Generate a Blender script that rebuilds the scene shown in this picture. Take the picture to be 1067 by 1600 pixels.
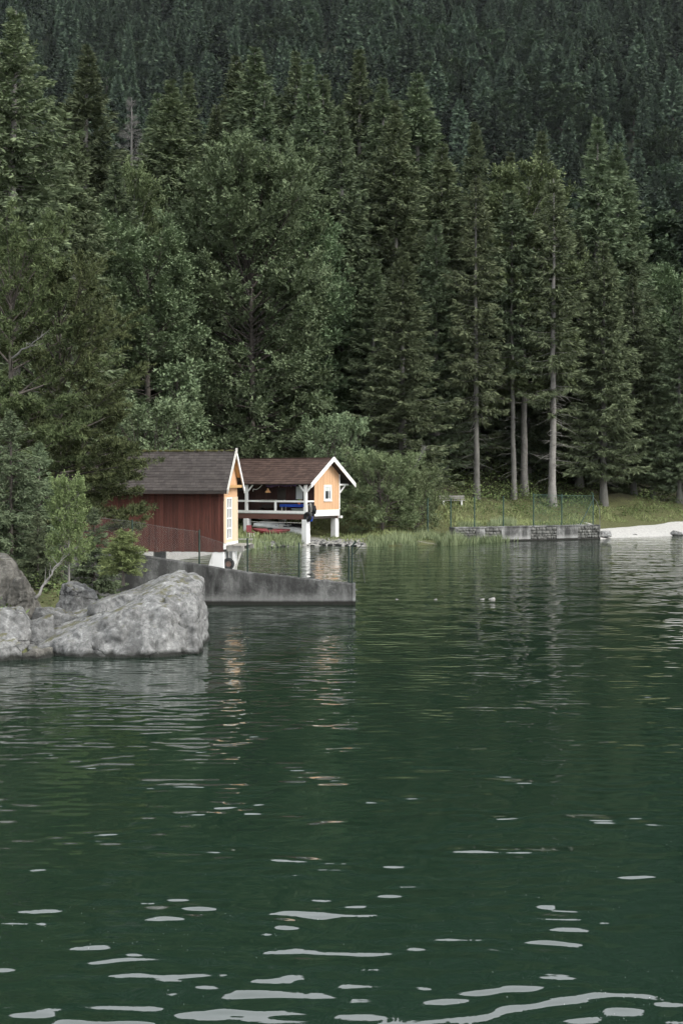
import bpy, math, random
import numpy as np
from mathutils import Vector, Matrix

# ------------------------------------------------------------------ clear
for o in list(bpy.data.objects):
    bpy.data.objects.remove(o)
SC = bpy.context.scene
COL = SC.collection

# ------------------------------------------------------------------ camera
F = 2222.0            # focal length in photograph pixels (50 mm, 36 mm high frame)
CAMZ = 5.0
HOR = 750.0           # photograph row of the horizon
cd = bpy.data.cameras.new('camera')
cd.sensor_fit = 'VERTICAL'; cd.sensor_height = 36.0; cd.sensor_width = 24.0
cd.lens = 50.0; cd.clip_start = 0.5; cd.clip_end = 6000
cd.shift_y = -(800 - HOR) / 1600.0
cam = bpy.data.objects.new('camera', cd)
cam.location = (0, 0, CAMZ); cam.rotation_euler = (math.pi / 2, 0, 0)
COL.objects.link(cam); SC.camera = cam

# ------------------------------------------------------------------ sky, sun, exposure
SUN_ELEV, SUN_AZ = math.radians(40), math.radians(122)   # azimuth clockwise from +Y: behind the camera, to the right
w = bpy.data.worlds.new('World'); SC.world = w; w.use_nodes = True
nt = w.node_tree; nt.nodes.clear()
sky = nt.nodes.new('ShaderNodeTexSky'); sky.sky_type = 'NISHITA'; sky.sun_disc = False
sky.sun_elevation = SUN_ELEV; sky.sun_rotation = SUN_AZ
sky.air_density = 1.0; sky.dust_density = 4.0; sky.ozone_density = 1.0
hs = nt.nodes.new('ShaderNodeHueSaturation'); hs.inputs['Saturation'].default_value = 0.22
bg = nt.nodes.new('ShaderNodeBackground'); bg.inputs['Strength'].default_value = 0.135
wo = nt.nodes.new('ShaderNodeOutputWorld')
cl = nt.nodes.new('ShaderNodeMix'); cl.data_type = 'RGBA'          # an even, closed cloud cover over the clear sky
cl.inputs[0].default_value = 0.72; cl.inputs[7].default_value = (7.6, 7.9, 8.2, 1)
nt.links.new(sky.outputs[0], hs.inputs['Color']); nt.links.new(hs.outputs[0], cl.inputs[6]); nt.links.new(cl.outputs[2], bg.inputs[0])
nt.links.new(bg.outputs[0], wo.inputs[0])
sd = bpy.data.lights.new('sun', 'SUN'); sd.energy = 1.2; sd.angle = math.radians(22); sd.color = (1.0, 0.96, 0.9)
sun = bpy.data.objects.new('sun', sd); COL.objects.link(sun)
sv = Vector((math.sin(SUN_AZ) * math.cos(SUN_ELEV), math.cos(SUN_AZ) * math.cos(SUN_ELEV), math.sin(SUN_ELEV)))
sun.rotation_euler = sv.to_track_quat('Z', 'Y').to_euler(); sun.location = (30, -30, 60)
vs = SC.view_settings
vs.view_transform = 'Standard'; vs.look = 'None'; vs.gamma = 1.0; vs.use_curve_mapping = False
vs.exposure = 1.05
SC.cycles.max_bounces = 5; SC.cycles.diffuse_bounces = 3; SC.cycles.glossy_bounces = 3
SC.cycles.transmission_bounces = 3; SC.cycles.transparent_max_bounces = 6; SC.cycles.volume_bounces = 0
SC.cycles.adaptive_threshold = 0.03; SC.cycles.use_light_tree = False; SC.cycles.use_denoising = True; SC.cycles.denoiser = 'OPENIMAGEDENOISE'; SC.cycles.denoising_input_passes = 'RGB_ALBEDO_NORMAL'; SC.cycles.denoising_prefilter = 'ACCURATE'

# ------------------------------------------------------------------ small helpers
def at(x, y, Y):                      # a point of the place from its bearing and its distance
    return np.array([(x - 533.5) * Y / F, Y, CAMZ - (y - HOR) * Y / F])

def hash3(ix, iy, iz, seed):
    h = (ix.astype(np.int64) * 374761393 + iy.astype(np.int64) * 668265263 + iz.astype(np.int64) * 2147483647 + seed * 1274126177) & 0xFFFFFFFF
    h = ((h ^ (h >> 13)) * 1274126177) & 0xFFFFFFFF
    h = ((h ^ (h >> 16)) * 2246822519) & 0xFFFFFFFF
    return ((h ^ (h >> 15)) & 0xFFFFFF) / float(0xFFFFFF)

def vnoise(p, seed=0):                # value noise -1..1 on (n,3)
    p = np.asarray(p, float)
    i = np.floor(p); f = p - i; u = f * f * f * (f * (f * 6 - 15) + 10)
    i = i.astype(np.int64)
    r = 0
    for dx in (0, 1):
        for dy in (0, 1):
            for dz in (0, 1):
                wgt = (u[:, 0] if dx else 1 - u[:, 0]) * (u[:, 1] if dy else 1 - u[:, 1]) * (u[:, 2] if dz else 1 - u[:, 2])
                r = r + wgt * hash3(i[:, 0] + dx, i[:, 1] + dy, i[:, 2] + dz, seed)
    return r * 2 - 1

def fbm(p, oct=4, seed=0, gain=0.5):
    p = np.asarray(p, float); a = 1.0; r = 0; s = 1.0
    for k in range(oct):
        r = r + a * vnoise(p * s + 17.3 * k, seed + k); a *= gain; s *= 2.03
    return r

def norm(v):
    return v / np.maximum(np.linalg.norm(v, axis=-1, keepdims=True), 1e-9)

def mesh_np(name, V, Fc, mats, tint=None, smooth=False, midx=None):
    """one mesh from arrays; Fc an (m,k) array or a list of such arrays"""
    me = bpy.data.meshes.new(name)
    V = np.asarray(V, np.float32)
    Fs = Fc if isinstance(Fc, list) else [Fc]
    Fs = [np.asarray(f, np.int32) for f in Fs if len(f)]
    me.vertices.add(len(V)); me.vertices.foreach_set('co', V.ravel())
    nl = sum(f.size for f in Fs); npoly = sum(len(f) for f in Fs)
    me.loops.add(nl); me.loops.foreach_set('vertex_index', np.concatenate([f.ravel() for f in Fs]))
    me.polygons.add(npoly)
    tot = np.concatenate([np.full(len(f), f.shape[1], np.int32) for f in Fs])
    st = np.concatenate([[0], np.cumsum(tot)[:-1]]).astype(np.int32)
    me.polygons.foreach_set('loop_start', st)
    for m in (mats if isinstance(mats, (list, tuple)) else [mats]):
        me.materials.append(m)
    if midx is not None:
        me.polygons.foreach_set('material_index', np.asarray(midx, np.int32))
    if smooth:
        me.polygons.foreach_set('use_smooth', np.ones(npoly, bool))
    if tint is not None:
        a = me.attributes.new('tint', 'FLOAT', 'POINT'); a.data.foreach_set('value', np.asarray(tint, np.float32))
    me.update(calc_edges=True); me.validate()
    return me

def link(name, me, parent=None, loc=None):
    o = bpy.data.objects.new(name, me); COL.objects.link(o)
    if parent is not None: o.parent = parent
    if loc is not None: o.location = loc
    return o

def tag(o, label=None, cat=None, group=None, kind=None):
    if label: o['label'] = label
    if cat: o['category'] = cat
    if group: o['group'] = group
    if kind: o['kind'] = kind
    return o

def empty(name, loc=(0, 0, 0), rz=0, label=None, cat=None, group=None):
    o = bpy.data.objects.new(name, None); o.empty_display_size = 0.3; COL.objects.link(o)
    o.location = loc; o.rotation_euler = (0, 0, rz)
    return tag(o, label, cat, group)

class MB:
    """collects boxes, bars, tubes and prisms into one mesh"""
    def __init__(s): s.v = []; s.f = []
    def add(s, vs, fs):
        b = len(s.v); s.v += [tuple(map(float, v)) for v in vs]; s.f += [[b + i for i in f] for f in fs]; return s
    def box(s, x0, x1, y0, y1, z0, z1):
        return s.add([(x0, y0, z0), (x1, y0, z0), (x1, y1, z0), (x0, y1, z0), (x0, y0, z1), (x1, y0, z1), (x1, y1, z1), (x0, y1, z1)],
                     [(0, 3, 2, 1), (4, 5, 6, 7), (0, 1, 5, 4), (1, 2, 6, 5), (2, 3, 7, 6), (3, 0, 4, 7)])
    def bar(s, a, b, wd, h, up=(0, 0, 1)):       # rectangular bar from a to b
        a = Vector(a); b = Vector(b); d = (b - a).normalized(); u = Vector(up)
        if abs(d.dot(u)) > 0.98: u = Vector((1, 0, 0))
        sd_ = d.cross(u).normalized(); u = sd_.cross(d).normalized()
        vs_ = []
        for p in (a, b):
            for (i, j) in ((-1, -1), (1, -1), (1, 1), (-1, 1)):
                vs_.append(p + sd_ * (i * wd / 2) + u * (j * h / 2))
        return s.add(vs_, [(0, 3, 2, 1), (4, 5, 6, 7), (0, 1, 5, 4), (1, 2, 6, 5), (2, 3, 7, 6), (3, 0, 4, 7)])
    def tube(s, pts, rads, n=8, cap=True):
        pts = [Vector(p) for p in pts]; rings = []
        prev = None
        for i, p in enumerate(pts):
            d = (pts[min(i + 1, len(pts) - 1)] - pts[max(i - 1, 0)]).normalized()
            u = Vector((0, 0, 1)) if abs(d.z) < 0.95 else Vector((1, 0, 0))
            if prev is not None: u = prev
            sx = d.cross(u).normalized(); u2 = sx.cross(d).normalized(); prev = u2
            r = rads[i] if hasattr(rads, '__len__') else rads
            rings.append([p + (sx * math.cos(2 * math.pi * k / n) + u2 * math.sin(2 * math.pi * k / n)) * r for k in range(n)])
        vs_ = [v for rg in rings for v in rg]; fs = []
        for i in range(len(pts) - 1):
            for k in range(n):
                fs.append((i * n + k, i * n + (k + 1) % n, (i + 1) * n + (k + 1) % n, (i + 1) * n + k))
        if cap:
            fs.append(tuple(range(n - 1, -1, -1))); fs.append(tuple(range((len(pts) - 1) * n, len(pts) * n)))
        return s.add(vs_, fs)
    def prism(s, poly, axis, t0, t1):            # polygon in the other two axes, extruded along axis
        n = len(poly); vs_ = []
        for t in (t0, t1):
            for (p, q) in poly:
                vs_.append((t, p, q) if axis == 'x' else ((p, t, q) if axis == 'y' else (p, q, t)))
        fs = [tuple(range(n - 1, -1, -1)), tuple(range(n, 2 * n))] + [(i, (i + 1) % n, n + (i + 1) % n, n + i) for i in range(n)]
        return s.add(vs_, fs)
    def mesh(s, name, mat, smooth=False):
        me = bpy.data.meshes.new(name); me.from_pydata(s.v, [], s.f); me.materials.append(mat)
        import bmesh
        bm = bmesh.new(); bm.from_mesh(me); bmesh.ops.recalc_face_normals(bm, faces=bm.faces); bm.to_mesh(me); bm.free()
        if smooth: me.polygons.foreach_set('use_smooth', np.ones(len(me.polygons), bool))
        me.update(); return me
    def build(s, name, mat, parent=None, smooth=False, bevel=0):
        o = link(name, s.mesh(name, mat, smooth), parent)
        if bevel:
            m = o.modifiers.new('bevel', 'BEVEL'); m.width = bevel; m.segments = 2; m.limit_method = 'ANGLE'
        return o

# ------------------------------------------------------------------ materials
class NT:
    def __init__(s, name):
        s.m = bpy.data.materials.new(name); s.m.use_nodes = True; s.t = s.m.node_tree; s.t.nodes.clear()
        s.out = s.t.nodes.new('ShaderNodeOutputMaterial')
    def n(s, typ, props=None, **ins):
        nd = s.t.nodes.new('ShaderNode' + typ)
        for k, v in (props or {}).items(): setattr(nd, k, v)
        for k, v in ins.items():
            key = int(k[1:]) if k[0] == 'i' and k[1:].isdigit() else k.replace('_', ' ')
            s.set(nd, key, v)
        return nd
    def set(s, nd, key, v):
        sk = nd.inputs[key]
        if isinstance(v, bpy.types.NodeSocket): s.t.links.new(v, sk)
        elif isinstance(v, bpy.types.Node): s.t.links.new(v.outputs[0], sk)
        else:
            if hasattr(sk.default_value, '__len__') and hasattr(v, '__len__') and len(sk.default_value) == 4 and len(v) == 3: v = (*v, 1)
            sk.default_value = v
    def noise(s, scale, detail=4, vec=None, rough=0.55, dist=0.0):
        nd = s.n('TexNoise', Scale=scale, Detail=detail, Roughness=rough, Distortion=dist)
        if vec is not None: s.set(nd, 'Vector', vec)
        return nd
    def pos(s, sc=(1, 1, 1), rot=(0, 0, 0), obj=True):
        c = s.n('TexCoord').outputs['Object'] if obj else s.n('NewGeometry').outputs['Position']
        return s.n('Mapping', Vector=c, Scale=sc, Rotation=rot)
    def ramp(s, fac, stops):
        r = s.n('ValToRGB', Fac=fac); e = r.color_ramp.elements
        while len(e) < len(stops): e.new(0.5)
        for i, (p, c) in enumerate(stops):
            e[i].position = p; e[i].color = (*c, 1) if hasattr(c, '__len__') else (c, c, c, 1)
        return r
    def mix(s, a, b, fac, mode='MIX'):
        nd = s.n('Mix', dict(data_type='RGBA', blend_type=mode))
        s.set(nd, 0, fac); s.set(nd, 6, a); s.set(nd, 7, b)
        return nd.outputs[2]
    def math(s, op, a, b=0.0):
        nd = s.n('Math', dict(operation=op)); s.set(nd, 0, a); s.set(nd, 1, b); return nd
    def finish(s, col, rough=0.7, bump=None, bdist=0.01, spec=0.3, **kw):
        p = s.n('BsdfPrincipled', Base_Color=col, Roughness=rough, **kw)
        p.inputs['Specular IOR Level'].default_value = spec
        if bump is not None:
            b = s.n('Bump', Height=bump, Strength=1.0, Distance=bdist); s.t.links.new(b.outputs[0], p.inputs['Normal'])
        s.t.links.new(p.outputs[0], s.out.inputs[0]); return s.m

def m_plain(name, c, rough=0.6, var=0.25, scale=3.0, spec=0.3, **kw):
    k = NT(name); nz = k.noise(scale, 5, k.pos())
    lo = [x * (1 - var) for x in c]; hi = [min(1, x * (1 + var)) for x in c]
    return k.finish(k.ramp(nz, [(0.3, lo), (0.7, hi)]), rough, nz, 0.004, spec, **kw)

def m_wood(name, c, var=0.3, rough=0.75, streak=(14, 14, 0.7), grime=None, grime_amt=0.0):
    """painted or bare boards: streaks along z, each board a little different"""
    k = NT(name)
    oi = k.n('ObjectInfo')
    nz = k.noise(1.0, 5, k.pos(streak), 0.6)
    big = k.noise(0.8, 3, k.pos((1, 1, 0.5)))
    v = k.math('ADD', k.math('MULTIPLY', nz, 0.6), k.math('ADD', k.math('MULTIPLY', oi.outputs['Random'], 0.28), k.math('MULTIPLY', big, 0.25)))
    col = k.ramp(v, [(0.25, [x * (1 - var) for x in c]), (0.85, [min(1, x * (1 + var)) for x in c])]).outputs[0]
    if grime:
        g = k.noise(2.5, 5, k.pos((1.6, 1.6, 0.35)), 0.65)
        col = k.mix(col, grime, k.math('MULTIPLY', k.ramp(g, [(0.5, 0.0), (0.75, 1.0)]), grime_amt))
    return k.finish(col, rough, nz, 0.004, 0.2)

M = {}
M['red_board'] = m_wood('red stained boards', (0.092, 0.034, 0.025), 0.5, grime=(0.042, 0.024, 0.02), grime_amt=0.6)
M['brown_board'] = m_wood('dark brown boards', (0.05, 0.026, 0.022), 0.35)
M['brown_beam'] = m_wood('brown beam', (0.14, 0.07, 0.055), 0.25, streak=(0.8, 12, 12))
M['orange_board'] = m_wood('orange painted boards', (0.60, 0.37, 0.215), 0.10, 0.6)
M['cream_board'] = m_wood('pale apricot painted boards', (0.68, 0.52, 0.37), 0.10, 0.6)
M['white_paint'] = m_wood('white painted wood', (0.82, 0.81, 0.78), 0.08, 0.55, grime=(0.5, 0.49, 0.45), grime_amt=0.35)
M['white_old'] = m_wood('weathered white paint', (0.56, 0.54, 0.49), 0.2, 0.7, grime=(0.2, 0.2, 0.16), grime_amt=0.7)
M['white_plaster'] = m_wood('white plaster', (0.80, 0.79, 0.77), 0.08, 0.8, streak=(3, 3, 2), grime=(0.36, 0.35, 0.31), grime_amt=0.55)
M['grey_plaster'] = m_wood('grey plaster', (0.36, 0.37, 0.37), 0.15, 0.85, streak=(3, 3, 2), grime=(0.2, 0.2, 0.19), grime_amt=0.5)
M['grey_wood'] = m_wood('weathered grey wood', (0.27, 0.26, 0.235), 0.4, 0.85, streak=(6, 6, 2), grime=(0.1, 0.1, 0.08), grime_amt=0.6)
M['dark_wood'] = m_plain('dark wood', (0.035, 0.028, 0.024))
M['yellow_wood'] = m_wood('bare yellow rafters', (0.5, 0.3, 0.13), 0.2)
M['glass'] = NT('window glass').finish((0.03, 0.035, 0.035), 0.08, spec=0.6)
M['curtain'] = m_wood('white curtain', (0.5, 0.52, 0.5), 0.15, streak=(20, 20, 0.4))
M['dark_metal'] = m_plain('dark green steel', (0.02, 0.035, 0.027), 0.5)
M['green_metal'] = m_plain('green steel', (0.028, 0.06, 0.048), 0.5)
M['green_wire'] = m_plain('green coated wire', (0.06, 0.12, 0.09), 0.5)
M['grey_wire'] = m_plain('galvanised wire', (0.12, 0.12, 0.115), 0.5)
M['blue'] = m_plain('blue plastic cloth', (0.012, 0.05, 0.30), 0.5)
M['red_plastic'] = m_plain('red hull', (0.17, 0.035, 0.038), 0.4, 0.4)
M['black'] = m_plain('black rubber', (0.014, 0.014, 0.015), 0.6, 0.5)
M['white_hull'] = m_plain('white hull', (0.62, 0.63, 0.62), 0.4, 0.12)
M['purple'] = m_plain('purple cloth', (0.1, 0.055, 0.13), 0.8, 0.6, 6)
M['lamp'] = m_plain('copper lamp shade', (0.62, 0.33, 0.15), 0.4)
M['leaf_pot'] = m_plain('pot plant leaves', (0.12, 0.2, 0.04), 0.7, 0.5, 20)
M['flower'] = m_plain('terracotta', (0.5, 0.16, 0.07), 0.7)
M['bark_spruce'] = m_wood('spruce bark', (0.145, 0.139, 0.126), 0.45, 0.95, streak=(5, 5, 1.2), grime=(0.08, 0.085, 0.06), grime_amt=0.6)
M['bark_dark'] = m_wood('dark bark', (0.085, 0.075, 0.065), 0.45, 0.95, streak=(5, 5, 1.5))
M['bark_pale'] = m_wood('pale bark', (0.19, 0.18, 0.165), 0.45, 0.9, streak=(3, 3, 4), grime=(0.07, 0.065, 0.055), grime_amt=0.7)
M['dead_wood'] = m_plain('bleached dead wood', (0.15, 0.145, 0.135), 0.9)

def m_shingle(name, c, row, moss=0.0):
    k = NT(name); oi = k.n('ObjectInfo')
    p = k.pos()
    br = k.n('TexBrick', dict(offset=0.5), Vector=k.n('VectorMath', dict(operation='ADD'), i0=p, i1=k.n('CombineXYZ', X=k.math('MULTIPLY', oi.outputs['Random'], 37.0), Y=2.0)), Scale=1.0, Mortar_Size=0.008, Bias=0.0)
    br.inputs['Brick Width'].default_value = row; br.inputs['Row Height'].default_value = 4.0
    br.inputs['Color1'].default_value = (*[x * 0.72 for x in c], 1); br.inputs['Color2'].default_value = (*[x * 1.25 for x in c], 1)
    br.inputs['Mortar'].default_value = (*[x * 0.45 for x in c], 1)
    blot = k.noise(1.4, 5, k.pos((0.6, 1, 1)), 0.65)
    fine = k.noise(22, 3, k.pos())
    col = k.mix(br.outputs[0], [x * 1.9 for x in c], k.math('MULTIPLY', k.ramp(blot, [(0.5, 0.0), (0.72, 1.0)]), 0.42))
    col = k.mix(col, [x * 0.55 for x in c], k.math('MULTIPLY', k.ramp(oi.outputs['Random'], [(0.0, 0.0), (1.0, 1.0)]), 0.35))
    col = k.mix(col, [x * 0.5 for x in c], k.math('MULTIPLY', k.ramp(fine, [(0.4, 0.0), (0.65, 1.0)]), 0.35))
    return k.finish(col, 0.9, fine, 0.006, 0.15)
M['shingle_a'] = m_shingle('dark grey brown shingles', (0.062, 0.054, 0.050), 0.28)
M['shingle_b'] = m_shingle('red brown shingles', (0.085, 0.056, 0.046), 0.4)
M['moss'] = m_plain('moss', (0.075, 0.075, 0.028), 0.95, 0.5, 9)

def m_leaf(name, dark, light, trans=0.3, objvar=0.25, rough=0.55):
    k = NT(name)
    t = k.n('Attribute', dict(attribute_name='tint')).outputs['Fac']
    oi = k.n('ObjectInfo').outputs['Random']
    col = k.ramp(t, [(0.0, dark), (1.0, light)]).outputs[0]
    hsv = k.n('HueSaturation', Color=col)
    k.set(hsv, 'Value', k.math('ADD', k.math('MULTIPLY', oi, 2.5 * objvar), 1.42 - 1.25 * objvar))
    k.set(hsv, 'Hue', k.math('ADD', k.math('MULTIPLY', oi, 0.03), 0.492))
    p = k.n('BsdfDiffuse', Color=hsv)
    k.t.links.new(p.outputs[0], k.out.inputs[0]); return k.m
M['spruce'] = m_leaf('spruce needles', (0.040, 0.053, 0.033), (0.114, 0.136, 0.078))
M['spruce_light'] = m_leaf('pale spruce needles', (0.045, 0.058, 0.034), (0.128, 0.149, 0.084))
M['shrub_leaf'] = m_leaf('yellowish spruce needles', (0.050, 0.060, 0.025), (0.150, 0.165, 0.070))
M['pine'] = m_leaf('pine needles', (0.028, 0.036, 0.019), (0.086, 0.100, 0.046), 0.2)
M['beech'] = m_leaf('beech leaves', (0.064, 0.090, 0.050), (0.155, 0.195, 0.110), 0.3)
M['beech_olive'] = m_leaf('olive leaves', (0.050, 0.064, 0.032), (0.116, 0.134, 0.068), 0.3)
M['birch'] = m_leaf('birch leaves', (0.062, 0.088, 0.036), (0.165, 0.205, 0.092), 0.35)
M['willow'] = m_leaf('willow leaves', (0.062, 0.085, 0.042), (0.155, 0.185, 0.098), 0.3)
M['hill_leaf'] = m_leaf('far spruce needles', (0.014, 0.022, 0.017), (0.070, 0.092, 0.060), 0.15, 0.5)
M['hill_broad'] = m_leaf('far broad leaves', (0.020, 0.032, 0.020), (0.070, 0.094, 0.054), 0.2, 0.35)
M['grass'] = m_leaf('grass', (0.08, 0.098, 0.040), (0.21, 0.225, 0.105), 0.3, 0.0)
M['reed'] = m_leaf('reeds', (0.08, 0.10, 0.052), (0.185, 0.205, 0.115), 0.3, 0.0)
M['fern'] = m_leaf('undergrowth', (0.036, 0.052, 0.021), (0.105, 0.132, 0.054), 0.3, 0.0)

def m_rock(name, base=0.30, warm=(1.0, 1.0, 0.97), z_obj=False):
    k = NT(name); P = k.pos(obj=False)
    n1 = k.noise(1.1, 6, P, 0.62, 0.4); n2 = k.noise(6.0, 7, P, 0.7); n3 = k.noise(30.0, 4, P, 0.7)
    c = lambda v: [v * x for x in warm]
    col = k.ramp(n2, [(0.28, c(base * 0.34)), (0.43, c(base * 0.80)), (0.57, c(base * 1.2)), (0.72, c(min(0.8, base * 2.1)))]).outputs[0]
    col = k.mix(col, c(base * 0.42), k.math('MULTIPLY', k.ramp(n1, [(0.48, 0.0), (0.66, 1.0)]), 0.65))
    n4 = k.noise(1.0, 6, k.pos((2.6, 2.6, 0.8), obj=False), 0.7); col = k.mix(col, c(base * 0.3), k.math('MULTIPLY', k.ramp(n4, [(0.50, 0.0), (0.62, 1.0)]), 0.72))
    sp = k.ramp(n3, [(0.30, 0.35), (0.38, 1.0)]); col = k.mix(c(base * 0.28), col, sp)
    # cracks
    vo = k.n('TexVoronoi', dict(feature='DISTANCE_TO_EDGE'), Scale=0.42, Vector=k.n('VectorMath', dict(operation='ADD'), i0=k.pos((1, 1, 2.6), (0, -0.42, 0), obj=False), i1=k.noise(1.6, 4, P).outputs['Color']))
    cr = k.ramp(vo.outputs['Distance'], [(0.0, 0.0), (0.014, 1.0)])
    cr = k.math('MAXIMUM', cr, k.ramp(k.noise(0.9, 3, P), [(0.4, 0.0), (0.5, 1.0)]))
    col = k.mix(c(base * 0.2), col, cr)
    # moss on level places
    nz = k.n('SeparateXYZ', Vector=k.n('NewGeometry').outputs['Normal']).outputs['Z']
    mo = k.math('MULTIPLY', k.ramp(nz, [(0.72, 0.0), (0.9, 1.0)]), k.ramp(k.noise(2.2, 6, P, 0.7), [(0.5, 0.0), (0.6, 1.0)]))
    col = k.mix(col, (0.085, 0.08, 0.032), k.math('MULTIPLY', mo, 0.8))
    # wet, algae covered foot
    z = k.n('SeparateXYZ', Vector=k.n('NewGeometry').outputs['Position']).outputs['Z']
    zz = k.math('ADD', z, k.math('MULTIPLY', k.math('SUBTRACT', k.noise(2.5, 4, P), 0.5), 0.35))
    wet = k.ramp(zz, [(0.03 if z_obj else 0.06, 1.0), (0.05 if z_obj else 0.2, 0.0)])
    col = k.mix(col, (0.022, 0.023, 0.02), wet)
    h = k.math('ADD', k.math('ADD', k.math('MULTIPLY', n2, 0.6), k.math('MULTIPLY', n3, 0.2)), k.math('MULTIPLY', cr, 0.5))
    return k.finish(col, 0.9, h, 0.09, 0.2)
M['rock'] = m_rock('limestone', 0.205)
M['rock_dark'] = m_rock('shaded limestone', 0.14)  # same limestone, shade on the left stones put into a darker base colour
M['rock_brown'] = m_rock('brown weathered limestone', 0.12, (1.0, 0.95, 0.84))  # brown stone; base colour also lowered for the shade on the tall boulder

def m_concrete(name, base, foot=0.12):
    k = NT(name); P = k.pos(obj=False)
    n1 = k.noise(1.0, 6, k.pos((1, 1, 0.25), obj=False), 0.65); n2 = k.noise(9, 5, P, 0.7); n3 = k.noise(0.5, 3, P)
    st = k.noise(1.0, 6, k.pos((2.3, 2.3, 0.5), obj=False), 0.75)
    c = lambda v: (v, v * 1.0, v * 0.96)
    col = k.ramp(n1, [(0.36, c(base * 0.25)), (0.64, c(base * 2.1))]).outputs[0]
    col = k.mix(col, c(base * 0.4), k.math('MULTIPLY', k.ramp(st, [(0.5, 0.0), (0.7, 1.0)]), 0.7))
    col = k.mix(col, c(base * 1.9), k.math('MULTIPLY', k.ramp(n2, [(0.6, 0.0), (0.72, 1.0)]), 0.5))
    cr = k.ramp(k.n('TexVoronoi', dict(feature='DISTANCE_TO_EDGE'), Scale=0.55, Vector=k.n('VectorMath', dict(operation='ADD'), i0=P, i1=k.noise(1.3, 5, P).outputs['Color'])).outputs['Distance'], [(0.0, 1.0), (0.012, 0.0)])
    col = k.mix(col, c(base * 3.0), k.math('MULTIPLY', cr, k.ramp(n3, [(0.5, 0.0), (0.62, 0.9)])))
    z = k.n('SeparateXYZ', Vector=k.n('NewGeometry').outputs['Position']).outputs['Z']
    zb = k.math('ADD', z, k.math('MULTIPLY', k.math('SUBTRACT', n2, 0.5), 0.5))
    col = k.mix(col, c(base * 2.1), k.math('MULTIPLY', k.ramp(zb, [(0.2, 1.0), (0.5, 0.0)]), 0.55))      # lime line left by high water
    drip = k.ramp(k.noise(1.0, 5, k.pos((1.1, 1.1, 0.7), obj=False), 0.75), [(0.42, 0.0), (0.6, 1.0)])
    col = k.mix(col, c(base * 0.3), k.math('MULTIPLY', k.math('MULTIPLY', drip, k.ramp(zb, [(0.3, 0.0), (0.6, 1.0)])), 0.8))
    zz = k.math('ADD', z, k.math('MULTIPLY', k.math('SUBTRACT', n1, 0.5), 0.1))
    col = k.mix(col, (0.02, 0.02, 0.017), k.ramp(zz, [(foot, 1.0), (foot + 0.08, 0.0)]))
    return k.finish(col, 0.9, n2, 0.02, 0.2)
M['concrete'] = m_concrete('stained concrete', 0.095)
M['concrete_pale'] = m_concrete('pale concrete', 0.16)
M['stone'] = m_plain('masonry stone', (0.125, 0.125, 0.115), 0.95, 0.55, 2.2)
M['pale_stone'] = m_plain('pale bleached stone', (0.24, 0.23, 0.215), 0.9, 0.4, 9)
M['mortar'] = m_plain('dark joint', (0.11, 0.11, 0.10), 0.95)

# ground: gravel at the water, grass, forest floor further up
k = NT('shore ground'); P = k.pos(obj=False)
h_att = k.n('Attribute', dict(attribute_name='tint')).outputs['Fac']      # 0 gravel .. 1 forest floor
n1 = k.noise(0.5, 6, P, 0.65); n2 = k.noise(7, 5, P, 0.7)
grav = k.ramp(n2, [(0.3, (0.16, 0.155, 0.14)), (0.7, (0.38, 0.37, 0.345))]).outputs[0]
gras = k.ramp(n2, [(0.3, (0.045, 0.05, 0.022)), (0.7, (0.13, 0.135, 0.062))]).outputs[0]
flo = k.ramp(n2, [(0.3, (0.022, 0.024, 0.014)), (0.7, (0.07, 0.065, 0.04))]).outputs[0]
hv = k.math('ADD', h_att, k.math('MULTIPLY', k.math('SUBTRACT', n1, 0.5), 0.5))
col = k.mix(grav, gras, k.ramp(hv, [(0.3, 0.0), (0.42, 1.0)])); col = k.mix(col, flo, k.ramp(hv, [(0.7, 0.0), (0.85, 1.0)]))
M['ground'] = k.finish(col, 0.95, n2, 0.05, 0.1)
k = NT('white beach gravel'); P = k.pos(obj=False); n2 = k.noise(5, 6, P, 0.7)
M['beach'] = k.finish(k.ramp(n2, [(0.3, (0.28, 0.275, 0.26)), (0.7, (0.52, 0.505, 0.475))]), 0.95, n2, 0.04, 0.1)
k = NT('hillside floor'); P = k.pos(obj=False); n2 = k.noise(0.06, 7, P, 0.7)
M['hill'] = k.finish(k.ramp(n2, [(0.35, (0.016, 0.022, 0.014)), (0.7, (0.042, 0.05, 0.03))]), 0.95, n2, 1.5, 0.1)

# lake water
k = NT('lake water')
def wave(sx, sy, detail, rz=0.0, dist=0.0, rough=0.5):
    return k.noise(1.0, detail, k.pos((sx, sy, 1), (0, 0, rz), obj=False), rough, dist).outputs['Fac']
A = k.math('MULTIPLY', wave(2.0, 3.2, 0.0, 0.10), 0.0245)
gust = k.ramp(wave(0.75, 0.85, 0.0, 0.4), [(0.45, 0.62), (0.70, 2.1)])
A = k.math('MULTIPLY', k.math('SUBTRACT', A, 0.0132), gust)
A2 = k.math('MULTIPLY', wave(2.6, 7.0, 0.0, -0.13), 0.0012)
B = k.math('MULTIPLY', wave(5.5, 15.0, 1.0, 0.06), 0.0002)
C = k.math('MULTIPLY', wave(0.3, 0.62, 0.0, -0.2), 0.045)
h = k.math('ADD', k.math('ADD', A, B), k.math('ADD', A2, C))
p = k.n('BsdfPrincipled', Base_Color=(0.0086, 0.0205, 0.0125), Roughness=0.025, IOR=1.52)
p.inputs['Specular IOR Level'].default_value = 1.0
b = k.n('Bump', Height=h, Strength=1.0, Distance=1.0); k.t.links.new(b.outputs[0], p.inputs['Normal'])
k.t.links.new(p.outputs[0], k.out.inputs[0]); M['water'] = k.m

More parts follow.
